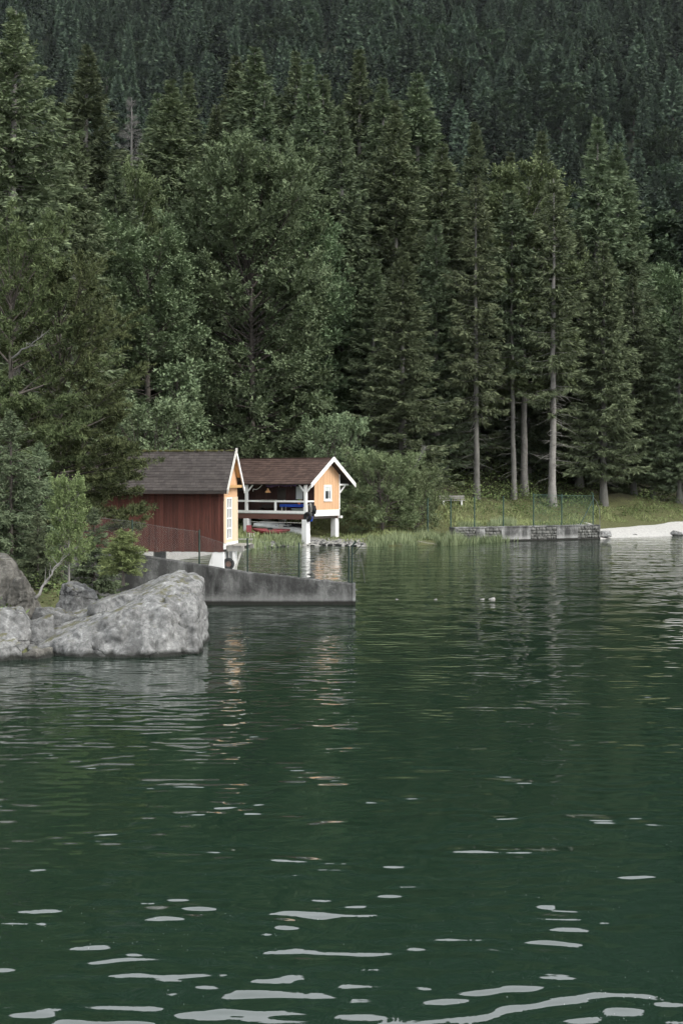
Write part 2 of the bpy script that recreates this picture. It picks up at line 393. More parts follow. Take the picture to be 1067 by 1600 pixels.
# ================================================================== SETTING
# shoreline of the lake, land on the left and behind
SHORE = np.array([(-60, 30), (-16, 37.5), (-10.5, 39.6), (-8.8, 40.6), (-7.4, 43.5), (-7.6, 50), (-9.0, 56), (-11.5, 62), (-12.5, 72),
                  (-11.5, 82), (-9.5, 92), (-7.5, 100), (-5.5, 105), (-3.2, 107.9), (-0.8, 108.6), (1.8, 106.8), (4.2, 107.2), (7.0, 109.5),
                  (9.4, 113.6), (14.4, 117.2), (21.7, 120.3), (24.0, 123.3), (31.0, 128.5), (45, 133), (110, 145)], float)
LANDPOLY = np.vstack([SHORE, [(110, 400), (-160, 400), (-160, 30)]])

def shore_dist(P):
    d = np.full(len(P), 1e9)
    for a, b_ in zip(SHORE[:-1], SHORE[1:]):
        ab = b_ - a; t = np.clip(((P - a) @ ab) / (ab @ ab), 0, 1)
        q = a + t[:, None] * ab; d = np.minimum(d, np.linalg.norm(P - q, axis=1))
    ins = np.zeros(len(P), bool); n = len(LANDPOLY); j = n - 1
    x, y = P[:, 0], P[:, 1]
    for i in range(n):
        xi, yi = LANDPOLY[i]; xj, yj = LANDPOLY[j]
        c = ((yi > y) != (yj > y))
        if yi != yj:
            ins ^= c & (x < (xj - xi) * (y - yi) / (yj - yi) + xi)
        j = i
    return np.where(ins, d, -d)

def ground_z(P):
    P = np.atleast_2d(np.asarray(P, float))[:, :2]
    d = shore_dist(P); x, y = P[:, 0], P[:, 1]
    z = np.interp(d, [-12, -1, 0, 2, 5, 7, 9.5, 14, 30, 60, 110, 160], [-3, -0.35, 0, 0.32, 0.75, 1.2, 2.0, 3.1, 6.5, 14, 22, 26])
    wall = (x > 9.6) & (x < 21.9) & (y > 110) & (y < 128)
    z = np.where(wall & (d > 0.0), np.maximum(z, np.interp(d, [0.0, 0.7, 3], [0.0, 1.12, 1.2])), z)
    z = z + 0.75 * np.exp(-(((x - 9.5) / 3.5) ** 2 + ((y - 126.5) / 3.0) ** 2))            # mound under the bench
    left = np.clip((-4 - x) / 4, 0, 1) * np.clip((80 - y) / 10, 0, 1)
    z = z + left * np.interp(d, [0, 1.5, 4, 10], [0, 0.5, 0.9, 0.8])
    p3 = np.c_[x * 0.22, y * 0.22, 0 * x]
    return z + np.where(x > 20, np.clip((d - 7) / 6, 0, 1), np.clip(d / 6, 0, 1)) * 0.35 * fbm(p3, 3, 5)

# terrain sheet near the lake
xs = np.arange(-95, 111, 1.0); ys = np.arange(24, 290, 1.0)
gx, gy = np.meshgrid(xs, ys); G = np.c_[gx.ravel(), gy.ravel()]
gz = ground_z(G); gd = shore_dist(G)
idx = np.arange(len(G)).reshape(gx.shape)
quads = np.stack([idx[:-1, :-1], idx[:-1, 1:], idx[1:, 1:], idx[1:, :-1]], -1).reshape(-1, 4)
tint = np.interp(gd, [0, 2.0, 4, 9, 14, 20], [0.05, 0.22, 0.5, 0.6, 0.8, 1.0])
tint = np.where((G[:, 0] > 1.5) & (G[:, 0] < 21), np.maximum(tint, 0.42), tint)
tint = np.where((G[:, 0] < -5) & (G[:, 1] < 85), np.maximum(tint, 0.55), tint)
o = link('shore_ground', mesh_np('shore_ground', np.c_[G, gz], quads, M['ground'], tint, True)); tag(o, kind='structure')
# white gravel beach on the right, a sheet of its own just above the ground
bx = np.linspace(21.4, 75, 160); bt = np.linspace(0, 1, 14)
top_off = np.interp(bx, [21.4, 24, 28, 34, 75], [5.4, 5.6, 5.9, 6.3, 7.0]) + 0.5 * vnoise(np.c_[bx * 0.5, 0 * bx, 0 * bx], 3)
sy = np.interp(bx, SHORE[:, 0], SHORE[:, 1])
bV = np.array([(x_, s_ - 1.4 + (t_o + 1.4) * t_, 0) for x_, s_, t_o in zip(bx, sy, top_off) for t_ in bt])
bV[:, 2] = ground_z(bV) + 0.02
bi = np.arange(len(bV)).reshape(len(bx), len(bt))
bq = np.stack([bi[:-1, :-1], bi[1:, :-1], bi[1:, 1:], bi[:-1, 1:]], -1).reshape(-1, 4)
tag(link('beach', mesh_np('beach', bV, bq, M['beach'], None, True)), kind='structure')

# the lake
wm = MB().add([(-400, -200, 0), (500, -200, 0), (500, 160, 0), (-400, 160, 0)], [(0, 1, 2, 3)])
tag(wm.build('lake_water', M['water']), kind='structure')

# the mountainside
def hill_z(P):
    P = np.atleast_2d(np.asarray(P, float)); x, y = P[:, 0], P[:, 1]
    z = np.interp(y, [200, 300, 500, 650, 900, 1200, 1430, 1700, 2200, 2400], [8, 20, 42, 70, 215, 402, 612, 660, 500, 400])
    a = np.clip((y - 350) / 400, 0, 1)
    return z + a * (16 * fbm(np.c_[x / 170, y / 170, 0 * x], 3, 11) + 0.02 * np.abs(x))
xs = np.arange(-1500, 1501, 25.0); ys = np.arange(235, 2300, 20.0)
gx, gy = np.meshgrid(xs, ys); G = np.c_[gx.ravel(), gy.ravel()]
idx = np.arange(len(G)).reshape(gx.shape)
quads = np.stack([idx[:-1, :-1], idx[:-1, 1:], idx[1:, 1:], idx[1:, :-1]], -1).reshape(-1, 4)
tag(link('hillside', mesh_np('hillside', np.c_[G, hill_z(G)], quads, M['hill'], None, True)), kind='structure')

# ================================================================== BOATHOUSES
def roof_courses(parent, mat, x0, x1, y_eave, z_eave, y_ridge, z_ridge, n, thick=0.05, seed=1):
    """one slope as overlapping courses of shingles running along x"""
    rng = random.Random(seed)
    for i in range(n):
        t0, t1 = i / n, min(1.0, (i + 1.18) / n)
        ya, za = y_eave + (y_ridge - y_eave) * t0, z_eave + (z_ridge - z_eave) * t0
        yb, zb = y_eave + (y_ridge - y_eave) * t1, z_eave + (z_ridge - z_eave) * t1
        lift = 0.035 + rng.uniform(-0.004, 0.006)
        # slightly wavy lower edge, cut into shingles
        m = MB(); nx = 24; vs_ = []
        for j in range(nx + 1):
            x = x0 + (x1 - x0) * j / nx; e = rng.uniform(-0.012, 0.012)
            vs_ += [(x, ya, za + lift + e), (x, yb, zb + 0.008 + e), (x, ya, za + lift - thick * 0.75 + e), (x, yb, zb - 0.02)]
        fs = []
        for j in range(nx):
            a = j * 4; b_ = a + 4
            fs += [(a, b_, b_ + 1, a + 1), (a, a + 2, b_ + 2, b_), (a + 2, a + 3, b_ + 3, b_ + 2)]
        fs += [(0, 1, 3, 2), (nx * 4, nx * 4 + 2, nx * 4 + 3, nx * 4 + 1)]
        m.add(vs_, fs); m.build('shingle_course', mat, parent)

def boards_x(parent, mat, x0, x1, y, z0, z1, wd, thick, rng, zfun=None):
    """upright boards on a wall that runs along x, outer face towards -y"""
    n = max(1, round((x1 - x0) / wd)); wd = (x1 - x0) / n
    for i in range(n):
        a = x0 + i * wd; pr = thick * rng.uniform(0.6, 1.25); zb = z0 + rng.uniform(-0.03, 0.02)
        g = 0.008
        MB().box(a + g, a + wd - g, y - pr, y, zb, z1 if zfun is None else zfun(a + wd / 2)).build('board', mat, parent)

def boards_gable(parent, mat, y0, y1, x, zlo, ztop, wd, thick, rng):
    """upright boards on a gable wall that runs along y, outer face towards +x; ztop(y) follows the roof"""
    n = max(1, round((y1 - y0) / wd)); wd = (y1 - y0) / n
    for i in range(n):
        a = y0 + i * wd + 0.006; b_ = y0 + (i + 1) * wd - 0.006; pr = thick * rng.uniform(0.7, 1.2)
        MB().prism([(a, zlo), (b_, zlo), (b_, ztop(b_)), (a, ztop(a))], 'x', x, x + pr).build('board', mat, parent)

# ---- the near, red boathouse ------------------------------------------------
a1 = math.radians(7.0)
p1 = at(350, 862, 77.5)
H1 = empty('boathouse', (p1[0], p1[1], 0), -a1, 'dark red boarded boathouse with grey shingle roof and apricot gable behind the sloping concrete wall', 'boathouse')
rng = random.Random(5)
L1, W1, ZB, ZE, ZR = 8.6, 3.6, 1.08, 4.45, 6.62
YE0, YE1, YR = -0.7, 4.3, 1.8
sl1 = (ZR - ZE) / (YR - YE0)
zt1 = lambda y: ZE + sl1 * ((y - YE0) if y <= YR else (YE1 - y)) - 0.14
sw = MB().box(-L1, 0, 0.0, 0.10, ZB, zt1(0)).build('side_wall', M['brown_board'], H1)
boards_x(sw, M['red_board'], -L1, 0.0, -0.002, ZB, zt1(-0.05), 0.17, 0.028, rng)
MB().box(-L1, 0, W1 - 0.1, W1, ZB, zt1(W1)).build('rear_wall', M['brown_board'], H1)
MB().prism([(0.1, ZB), (W1 - 0.1, ZB), (W1 - 0.1, zt1(W1)), (YR, zt1(YR)), (0.1, zt1(0))], 'x', -L1, -L1 + 0.1).build('end_wall', M['brown_board'], H1)
MB().box(-L1, 0, 0.1, W1 - 0.1, ZB, ZB + 0.12).build('floor_deck', M['dark_wood'], H1)
gw = MB().prism([(0.02, ZB + 0.15), (W1, ZB + 0.15), (W1, zt1(W1)), (YR, zt1(YR)), (0.02, zt1(0))], 'x', -0.1, 0.0).build('gable_wall', M['dark_wood'], H1)
tag(gw, 'apricot painted gable wall')
zs1 = 4.02
boards_gable(gw, M['orange_board'], 0.0, W1, 0.002, zs1, zt1, 0.2, 0.03, rng)
# pale lower half: two leaves of a boat door, a tall window in the near one
boards_gable(gw, M['cream_board'], 0.0, 0.42, 0.002, 1.55, lambda y: zs1 + 0.03, 0.21, 0.06, rng)
boards_gable(gw, M['cream_board'], 1.86, W1, 0.002, 1.55, lambda y: zs1 + 0.03, 0.22, 0.06, rng)
MB().box(0.0, 0.05, 0.42, 1.86, 1.55, 1.72).build('door_rail', M['cream_board'], H1)
wn = MB().box(0.002, 0.02, 0.46, 1.82, 1.72, 4.04).build('window', M['glass'], H1)
fr = MB()
for (ya, yb) in ((0.42, 0.54), (1.08, 1.2), (1.74, 1.86)): fr.box(0.02, 0.085, ya, yb, 1.72, 4.04)
fr.build('window_frame', M['white_paint'], wn)
for zc in (1.76, 2.33, 2.88, 3.44, 4.0):
    m = MB(); m.box(0.021, 0.08, 0.54, 1.08, zc - 0.035, zc + 0.035); m.box(0.021, 0.08, 1.2, 1.74, zc - 0.035, zc + 0.035); m.build('glazing_bar', M['white_paint'], wn)
MB().box(-0.02, 0.075, -0.04, W1 + 0.04, 1.22, 1.55).build('skirting_board', M['white_paint'], H1)
MB().box(-0.02, 0.06, -0.036, 0.1, 1.55, ZE - 0.6).build('corner_board', M['cream_board'], H1)
# roof
rf = MB().prism([(YE0, ZE), (YR, ZR), (YE1, ZE), (YE1, ZE - 0.1), (YR, ZR - 0.11), (YE0, ZE - 0.1)], 'x', -L1 - 0.3, 0.3).build('roof', M['dark_wood'], H1)
roof_courses(rf, M['shingle_a'], -L1 - 0.32, 0.3, YE0 - 0.05, ZE - 0.04, YR, ZR, 15, seed=2)
roof_courses(rf, M['shingle_a'], -L1 - 0.32, 0.3, YE1 + 0.05, ZE - 0.04, YR, ZR, 15, seed=3)
m = MB(); r2 = random.Random(9)
for i in range(60):
    x = -L1 - 0.3 + (L1 + 0.5) * i / 60
    if r2.random() < 0.85: m.box(x, x + 0.16, YR - 0.14 * r2.uniform(.6, 1.3), YR + 0.14, ZR - 0.02, ZR + 0.05 + 0.05 * r2.random())
m.build('ridge_moss', M['moss'], rf)['kind'] = 'stuff'
for (ye, nm) in ((YE0, 'near'), (YE1, 'far')):
    s_ = -1 if ye == YE0 else 1
    MB().prism([(ye - 0.06 * -s_ * -1, ZE - 0.22), (ye - 0.06 * -s_ * -1, ZE + 0.05), (YR, ZR + 0.10), (YR, ZR - 0.2)], 'x', 0.302, 0.36).build('bargeboard', M['white_old'] if s_ < 0 else M['white_paint'], H1)
MB().box(0.30, 0.39, YR - 0.09, YR + 0.09, ZR - 0.12, ZR + 0.16).build('ridge_finial', M['white_old'], H1)
MB().box(0.05, 0.28, YE0 + 0.55, YE1 - 0.55, ZE + 0.12, ZE + 0.27).build('collar_beam', M['yellow_wood'], H1)
for y_ in (0.25, 1.0, 2.6, 3.35):
    MB().bar((0.16, y_, zt1(y_) + 0.02), (0.16, YR + (y_ - YR) * 0.15, zt1(YR + (y_ - YR) * 0.15) + 0.02), 0.2, 0.05).build('soffit_board', M['yellow_wood'], H1)
MB().box(-L1 - 0.3, 0.3, YE0 - 0.04, YE0 + 0.0, ZE - 0.2, ZE - 0.03).build('eaves_board', M['dark_wood'], H1)
# piers, landing and its struts
MB().prism([(-0.95, 0), (0.02, 0), (-0.02, 1.09), (-0.62, 1.09)], 'y', 0.0, 0.7).build('pier', M['white_plaster'], H1, bevel=0.03)
MB().box(-0.5, 0.02, 1.3, 1.8, -0.5, 1.08).build('pier', M['grey_plaster'], H1, bevel=0.03)
MB().box(-0.5, 0.04, 2.9, 3.5, -0.5, 1.08).build('pier', M['white_plaster'], H1, bevel=0.03)
MB().box(-8.3, -7.6, 0.1, 0.8, -0.5, 1.08).build('pier', M['grey_plaster'], H1, bevel=0.03)
MB().box(-4.6, -4.0, 2.6, 3.2, -0.5, 1.08).build('pier', M['grey_plaster'], H1, bevel=0.03)
m = MB()
for i in range(5): m.box(0.09 + i * 0.17, 0.24 + i * 0.17, 0.2 + 0.04 * (i % 2), 3.5, 1.36, 1.42)
m.build('landing_plank', M['grey_wood'], H1)
MB().bar((0.1, 0.35, 1.22), (1.05, 0.35, 1.26), 0.2, 0.26).build('landing_beam', M['grey_wood'], H1)
MB().bar((0.1, 3.2, 1.24), (1.05, 3.2, 1.26), 0.2, 0.22).build('landing_beam', M['grey_wood'], H1)
MB().box(0.42, 0.54, 0.3, 0.42, -0.6, 1.12).build('landing_post', M['white_paint'], H1)
MB().bar((0.52, 0.36, 0.0), (0.9, 0.36, 1.14), 0.09, 0.09).build('landing_strut', M['white_old'], H1)
# tyre fender hung under the landing
def torus(R, r, n=20, k_=8):
    m = MB(); vs_ = []; fs = []
    for i in range(n):
        A_ = 2 * math.pi * i / n
        for j in range(k_):
            B_ = 2 * math.pi * j / k_
            rr = R + r * math.cos(B_); vs_.append((rr * math.cos(A_), r * math.sin(B_), rr * math.sin(A_)))
    for i in range(n):
        for j in range(k_):
            fs.append((i * k_ + j, ((i + 1) % n) * k_ + j, ((i + 1) % n) * k_ + (j + 1) % k_, i * k_ + (j + 1) % k_))
    return m.add(vs_, fs)
ty = empty('tyre_fender', H1.matrix_basis @ Vector((0.22, 0.22, 0.42)), -a1, 'black tyre hanging under the landing of the red boathouse', 'tyre')
torus(0.24, 0.09).build('tread', M['black'], ty, True)
MB().tube([(0, -0.02, 0), (0, 0.02, 0)], 0.17, 14).build('hub_disc', m_plain('rusty disc', (0.16, 0.09, 0.07)), ty)
MB().tube([(0, 0, 0.28), (0, 0.02, 0.75)], 0.012, 5).build('rope', M['white_old'], ty)

# ---- the far boathouse on stilts --------------------------------------------
a2 = math.radians(35.0)
p2 = at(477.5, 852, 108.9)
H2 = empty('boathouse', (p2[0], p2[1], 0), -a2, 'orange gabled boathouse on white stilts with open white railed veranda and brown roof', 'boathouse')
L2 = 8.4; ZE2, ZR2 = 4.72, 6.72; YE0, YE1, YR = -0.12, 5.68, 2.78
RX = 0.66
sl2 = (ZR2 - ZE2) / (YR - YE0); ZD = 2.4
zt2 = lambda y: ZE2 + sl2 * ((y - YE0) if y <= YR else (YE1 - y)) - 0.13
def pillar(x, y, mat, top=1.97, wd=0.46, base=-0.6):
    o_ = MB().box(x - wd / 2, x + wd / 2, y - wd / 2, y + wd / 2, base, top).build('pillar', mat, H2, bevel=0.02); return o_
for (x, y, mt) in ((-0.05, 0.1, 'white_plaster'), (-5.78, 0.1, 'white_plaster'), (0.0 - 0.25, 4.22, 'white_plaster'), (-5.45, 4.22, 'white_plaster'), (-7.4, 3.6, 'grey_plaster'), (-8.2, 0.1, 'white_plaster')):
    pillar(x, y, M[mt])
MB().box(-L2, 0.0, 0.0, 0.14, 1.96, 2.36).build('front_beam', M['brown_beam'], H2)
MB().box(-L2, 0.0, 4.2, 4.36, 1.98, 2.3).build('rear_beam', M['brown_beam'], H2)
MB().box(-0.16, 0.0, 0.14, 4.2, 2.0, 2.22).build('side_beam', M['dark_wood'], H2)
dk = MB().box(-L2, 0.0, 0.16, 4.44, 2.3, 2.34).build('deck', M['dark_wood'], H2)
nb = 8
for i in range(nb):
    MB().box(-L2, 0.02, -0.02 + i * 0.14, 0.11 + i * 0.14, 2.361, ZD).build('deck_board', M['grey_wood'], dk)
MB().box(-0.12, 0.3, 4.3, 4.5, 2.0, 2.18).build('beam_end', M['white_paint'], H2)
# room behind the veranda
fw = MB().box(-L2, -0.02, 1.16, 1.24, ZD, zt2(1.2)).build('room_wall', M['dark_wood'], H2)
boards_x(fw, M['brown_board'], -L2, -0.02, 1.158, ZD, zt2(1.1), 0.2, 0.022, rng)
MB().box(-L2, -0.02, 4.36, 4.44, 2.2, zt2(4.44)).build('rear_wall', M['brown_board'], H2)
MB().prism([(1.2, ZD), (4.4, ZD), (4.4, zt2(4.4)), (YR, zt2(YR)), (1.2, zt2(1.2))], 'x', -L2, -L2 + 0.08).build('end_wall', M['brown_board'], H2)
gw = MB().prism([(1.14, 2.24), (4.44, 2.24), (4.44, zt2(4.44)), (YR, zt2(YR)), (1.14, zt2(1.14))], 'x', -0.1, 0.0).build('gable_wall', M['dark_wood'], H2)
WY0, WY1, WZ0, WZ1 = 2.36, 3.34, 3.38, 4.62
def gboards(y0, y1, zlo, zhi): boards_gable(gw, M['orange_board'], y0, y1, 0.002, zlo, zhi, 0.165, 0.026, rng)
gboards(1.12, WY0, 2.66, zt2); gboards(WY1, 4.42, 2.66, zt2)
gboards(WY0, WY1, 2.66, lambda y: WZ0); gboards(WY0, WY1, WZ1, zt2)
MB().box(0.002, 0.05, 1.1, 4.46, 2.2, 2.67).build('skirting_board', M['white_paint'], H2)
MB().box(-0.06, 0.045, 4.42, 4.52, 2.67, zt2(4.44)).build('corner_board', M['white_paint'], H2)
wn = MB().box(0.003, 0.012, WY0, WY1, WZ0, WZ1).build('window', M['glass'], H2)
m = MB(); m.box(0.012, 0.07, WY0 - 0.02, WY0 + 0.14, WZ0, WZ1); m.box(0.012, 0.07, WY1 - 0.14, WY1 + 0.02, WZ0, WZ1)
m.box(0.012, 0.068, WY0 + 0.14, WY1 - 0.14, WZ0, WZ0 + 0.15); m.box(0.012, 0.068, WY0 + 0.14, WY1 - 0.14, WZ1 - 0.13, WZ1)
m.build('window_frame', M['white_paint'], wn)
m = MB(); m.box(0.012, 0.05, 2.99, 3.05, WZ0 + 0.15, WZ1 - 0.13); m.build('glazing_bar', M['white_paint'], wn)
MB().box(0.0125, 0.016, WY0 + 0.14, WY1 - 0.14, WZ1 - 0.48, WZ1 - 0.13).build('curtain', M['curtain'], wn)
MB().box(0.03, 0.12, WY0 - 0.05, WY1 + 0.05, WZ0 - 0.05, WZ0).build('window_sill', M['white_paint'], wn)
wn = MB().box(-1.75, -1.05, 1.115, 1.13, 3.5, 4.5).build('window', M['curtain'], H2)
m = MB(); m.box(-1.82, -1.74, 1.08, 1.125, 3.42, 4.56); m.box(-1.06, -0.98, 1.08, 1.125, 3.42, 4.56); m.box(-1.74, -1.06, 1.08, 1.125, 3.42, 3.5); m.box(-1.74, -1.06, 1.08, 1.125, 4.49, 4.56)
m.build('window_frame', M['dark_wood'], wn)
dr = MB().box(-3.55, -2.75, 1.10, 1.13, ZD + 0.01, 4.35).build('door', M['dark_wood'], H2)
MB().tube([(-2.84, 1.09, 3.4), (-2.84, 1.04, 3.4)], 0.035, 8).build('handle', M['white_paint'], dr)
# roof
rf = MB().prism([(YE0, ZE2), (YR, ZR2), (YE1, ZE2), (YE1, ZE2 - 0.1), (YR, ZR2 - 0.11), (YE0, ZE2 - 0.1)], 'x', -L2 - 0.5, RX).build('roof', M['dark_wood'], H2)
roof_courses(rf, M['shingle_b'], -L2 - 0.5, RX, YE0 - 0.05, ZE2 - 0.035, YR, ZR2, 12, seed=4)
roof_courses(rf, M['shingle_b'], -L2 - 0.5, RX, YE1 + 0.05, ZE2 - 0.035, YR, ZR2, 12, seed=5)
MB().box(-L2 - 0.5, RX, YR - 0.1, YR + 0.1, ZR2 + 0.0, ZR2 + 0.05).build('ridge_cap', M['shingle_b'], rf)
for s_ in (-1, 1):
    ye = YE0 - 0.08 if s_ < 0 else YE1 + 0.08
    ze = ZE2 - 0.055
    MB().prism([(ye, ze - 0.26), (ye, ze + 0.09), (YR, ZR2 + 0.10), (YR, ZR2 - 0.25)], 'x', RX + 0.002, RX + 0.06).build('bargeboard', M['white_paint'], H2)
MB().bar((0.3, YE0 + 0.1, ZE2 - 0.03), (0.3, 1.1, zt2(1.1) - 0.0), 0.5, 0.03).build('soffit_board', M['yellow_wood'], H2)
# veranda posts, braces and rails
for (x, braces) in ((-0.06, (-1, 1)), (-5.85, (-1, 1))):
    ps = MB().box(x - 0.1, x + 0.1, 0.0, 0.2, ZD, 4.66).build('post', M['white_paint'], H2)
    for b_ in braces:
        MB().bar((x + b_ * 0.08, 0.1, 4.05), (x + b_ * 0.62, 0.1, 4.62), 0.09, 0.1).build('brace', M['white_paint'], ps)
MB().bar((-0.06, 0.2, 4.1), (-0.06, 0.75, 4.62), 0.09, 0.09).build('brace', M['white_paint'], H2)
MB().box(-L2, -0.16, 0.03, 0.13, 3.28, 3.42).build('top_rail', M['white_paint'], H2)
MB().box(-L2, -0.16, -0.03, 0.1, 2.42, 2.62).build('lower_rail', M['white_paint'], H2)
MB().box(-3.02, -2.86, 0.0, 0.1, 2.62, 3.28).build('baluster', M['white_paint'], H2)
MB().box(-0.11, -0.01, 0.2, 1.12, 3.3, 3.42).build('end_rail', M['white_paint'], H2)
MB().box(-4.35, -2.9, -0.02, 0.16, 3.422, 3.46).build('rail_shelf', M['grey_wood'], H2)
# bracket carrying the rear eaves
MB().box(-0.02, 0.08, 4.52, 5.7, 4.56, 4.7).build('eaves_bracket', M['white_paint'], H2)
MB().bar((0.03, 4.54, 4.02), (0.03, 5.25, 4.58), 0.08, 0.09).build('eaves_brace', M['white_paint'], H2)
MB().bar((-5.4, 0.1, 1.72), (-0.2, 0.1, 1.7), 0.03, 0.04).build('tie_bar', M['white_old'], H2)

# ---- things on and under the veranda (each a thing of its own) ---------------
def at2(x, y, z): return H2.matrix_basis @ Vector((x, y, z))
lp = empty('pendant_lamp', at2(-4.0, 0.45, 4.0), -a2, 'small orange pendant lamp hanging over the veranda rail', 'lamp')
m = MB(); m.tube([(0, 0, 0.0), (0, 0, 0.1), (0, 0, 0.22), (0, 0, 0.36)], [0.22, 0.20, 0.09, 0.05], 14); m.build('lamp_shade', M['lamp'], lp, True)
MB().tube([(0, 0, 0.36), (0, 0, 0.68)], 0.02, 6).build('cord', M['black'], lp)
pc = []
r2 = random.Random(4)
m = MB()
for i in range(24):
    x0 = -4.15 + i * 0.12
    m.tube([(x0, 0.42 + r2.uniform(-.03, .03), 4.58 - 0.05 * math.sin(i * 0.5)), (x0 + 0.13, 0.42, 4.58 - 0.05 * math.sin(i * 0.5 + .5))], 0.075 + 0.03 * math.sin(i * 0.33) + 0.01 * r2.random(), 8)
tg = empty('rolled_awning', H2.location, -a2, 'rolled purple and blue cloth tied under the veranda eaves', 'cloth'); m.build('cloth_roll', M['purple'], tg, True)
for x0 in (-3.9, -2.9, -1.7): MB().tube([(x0, 0.42, 4.45), (x0, 0.42, 4.72)], 0.015, 5).build('tie', M['white_old'], tg)
pts = [(-5.35 + 0.9 * t, 0.3, 4.5 - 0.28 * math.sin(math.pi * (0.25 + 0.75 * t)) + 0.12 * t) for t in np.linspace(0, 1, 12)]
rp = empty('hanging_rope', H2.location, -a2, 'white rope hanging in a loop under the veranda eaves', 'rope')
MB().tube(pts, 0.022, 6).build('rope_loop', M['white_paint'], rp, True)
MB().tube([pts[0], (-5.36, 0.3, 4.1)], 0.022, 6).build('rope_end', M['white_paint'], rp, True)
tb = empty('veranda_table', at2(-1.35, 0.55, ZD), -a2, 'long table with bright blue top at the veranda railing', 'table')
MB().box(-1.25, 1.05, -0.32, 0.32, 0.66, 0.70).build('table_top', M['white_old'], tb)
MB().box(-1.28, 1.08, -0.35, 0.35, 0.702, 0.72).add([], []).build('table_cloth', M['blue'], tb)
MB().box(-1.28, 1.08, -0.37, -0.352, 0.52, 0.72).build('cloth_edge', M['blue'], tb)
for (x, y) in ((-1.15, -0.25), (0.95, -0.25), (-1.15, 0.25), (0.95, 0.25)): MB().box(x - 0.03, x + 0.03, y - 0.03, y + 0.03, 0, 0.66).build('leg', M['white_old'], tb)
pp = empty('pot_plant', at2(-1.0, 0.5, ZD + 0.722), -a2, 'green pot plant with orange flowers on the blue veranda table', 'plant')
MB().tube([(0, 0, 0), (0, 0, 0.16)], [0.09, 0.13], 10).build('pot', M['flower'], pp)
m = MB()
for i in range(70):
    A_ = r2.uniform(0, 6.28); e_ = r2.uniform(0.1, 1.2); l_ = r2.uniform(0.15, 0.34)
    d_ = Vector((math.cos(A_) * math.cos(e_), math.sin(A_) * math.cos(e_), math.sin(e_))) * l_
    b0 = Vector((0, 0, 0.15)); sx = Vector((-math.sin(A_), math.cos(A_), 0)) * 0.045
    m.add([b0, b0 + d_ * 0.6 + sx, b0 + d_, b0 + d_ * 0.6 - sx], [(0, 1, 2, 3)])
m.build('leaves', M['leaf_pot'], pp)
m = MB()
for (x, z) in ((0.24, 0.26), (0.31, 0.2), (0.2, 0.18)): m.tube([(x, -0.05, z - 0.05), (x, -0.05, z), (x, -0.05, z + 0.06)], [0.03, 0.075, 0.02], 8)
m.build('blossom', M['flower'], pp, True)
bn = empty('veranda_bench', at2(-4.0, 0.7, ZD), -a2, 'dark wooden bench behind the left part of the veranda rail', 'bench')
MB().box(-0.95, 0.85, -0.2, 0.2, 0.42, 0.48).build('seat', M['dark_wood'], bn)
MB().box(-0.95, 0.85, 0.2, 0.25, 0.5, 0.66).build('backrest', M['dark_wood'], bn)
for x in (-0.85, 0.75): MB().box(x - 0.04, x + 0.04, -0.18, 0.24, 0, 0.42).build('leg', M['dark_wood'], bn)
cb = empty('storage_chest', at2(-0.85, 0.42, ZD), -a2, 'low grey box under the blue veranda table', 'box')
MB().box(-0.75, 0.55, -0.06, 0.28, 0.0, 0.34).build('chest', m_plain('grey canvas', (0.13, 0.15, 0.13)), cb, bevel=0.03)
MB().box(-0.78, 0.58, -0.09, 0.31, 0.342, 0.40).build('lid', m_plain('grey lid', (0.24, 0.26, 0.24)), cb, bevel=0.01)
fe = empty('rubber_fender', at2(0.22, 0.0, 2.18), -a2, 'round black rubber fender hanging at the veranda corner', 'fender')
torus(0.27, 0.13).build('ring', M['black'], fe, True)
MB().tube([(0, 0, 0.3), (-0.12, 0.06, 1.2)], 0.015, 5).build('rope', M['white_old'], fe)
jg = empty('blue_canister', at2(0.42, 0.1, 1.82), -a2, 'blue canister hanging beside the black fender at the veranda corner', 'canister')
m = MB(); m.tube([(0, 0, 0), (0, 0, 0.03), (0, 0, 0.4), (0, 0, 0.48)], [0.1, 0.15, 0.15, 0.05], 12); m.build('body', M['blue'], jg, True)
MB().tube([(0, 0, 0.48), (-0.15, 0.05, 1.55)], 0.012, 5).build('cord', M['white_old'], jg)
fi = empty('life_vests', at2(0.36, 0.3, 2.45), -a2, 'dark vests hanging from the end rail of the veranda', 'vests')
m = MB()
for i, (x, z0, z1) in enumerate(((-0.08, 0.0, 0.85), (0.06, -0.12, 0.8), (0.16, -0.05, 0.6))):
    m.tube([(x, 0.1 * i, z0), (x + .03, 0.1 * i, (z0 + z1) / 2), (x, 0.1 * i, z1)], [0.07, 0.11, 0.04], 8)
m.build('fabric', M['black'], fi, True)
m = MB(); m.tube([(0, -0.1, 0.75), (0.09, -0.12, 0.35), (0.05, -0.1, 0.1)], 0.02, 6); m.build('strap', M['white_old'], fi)

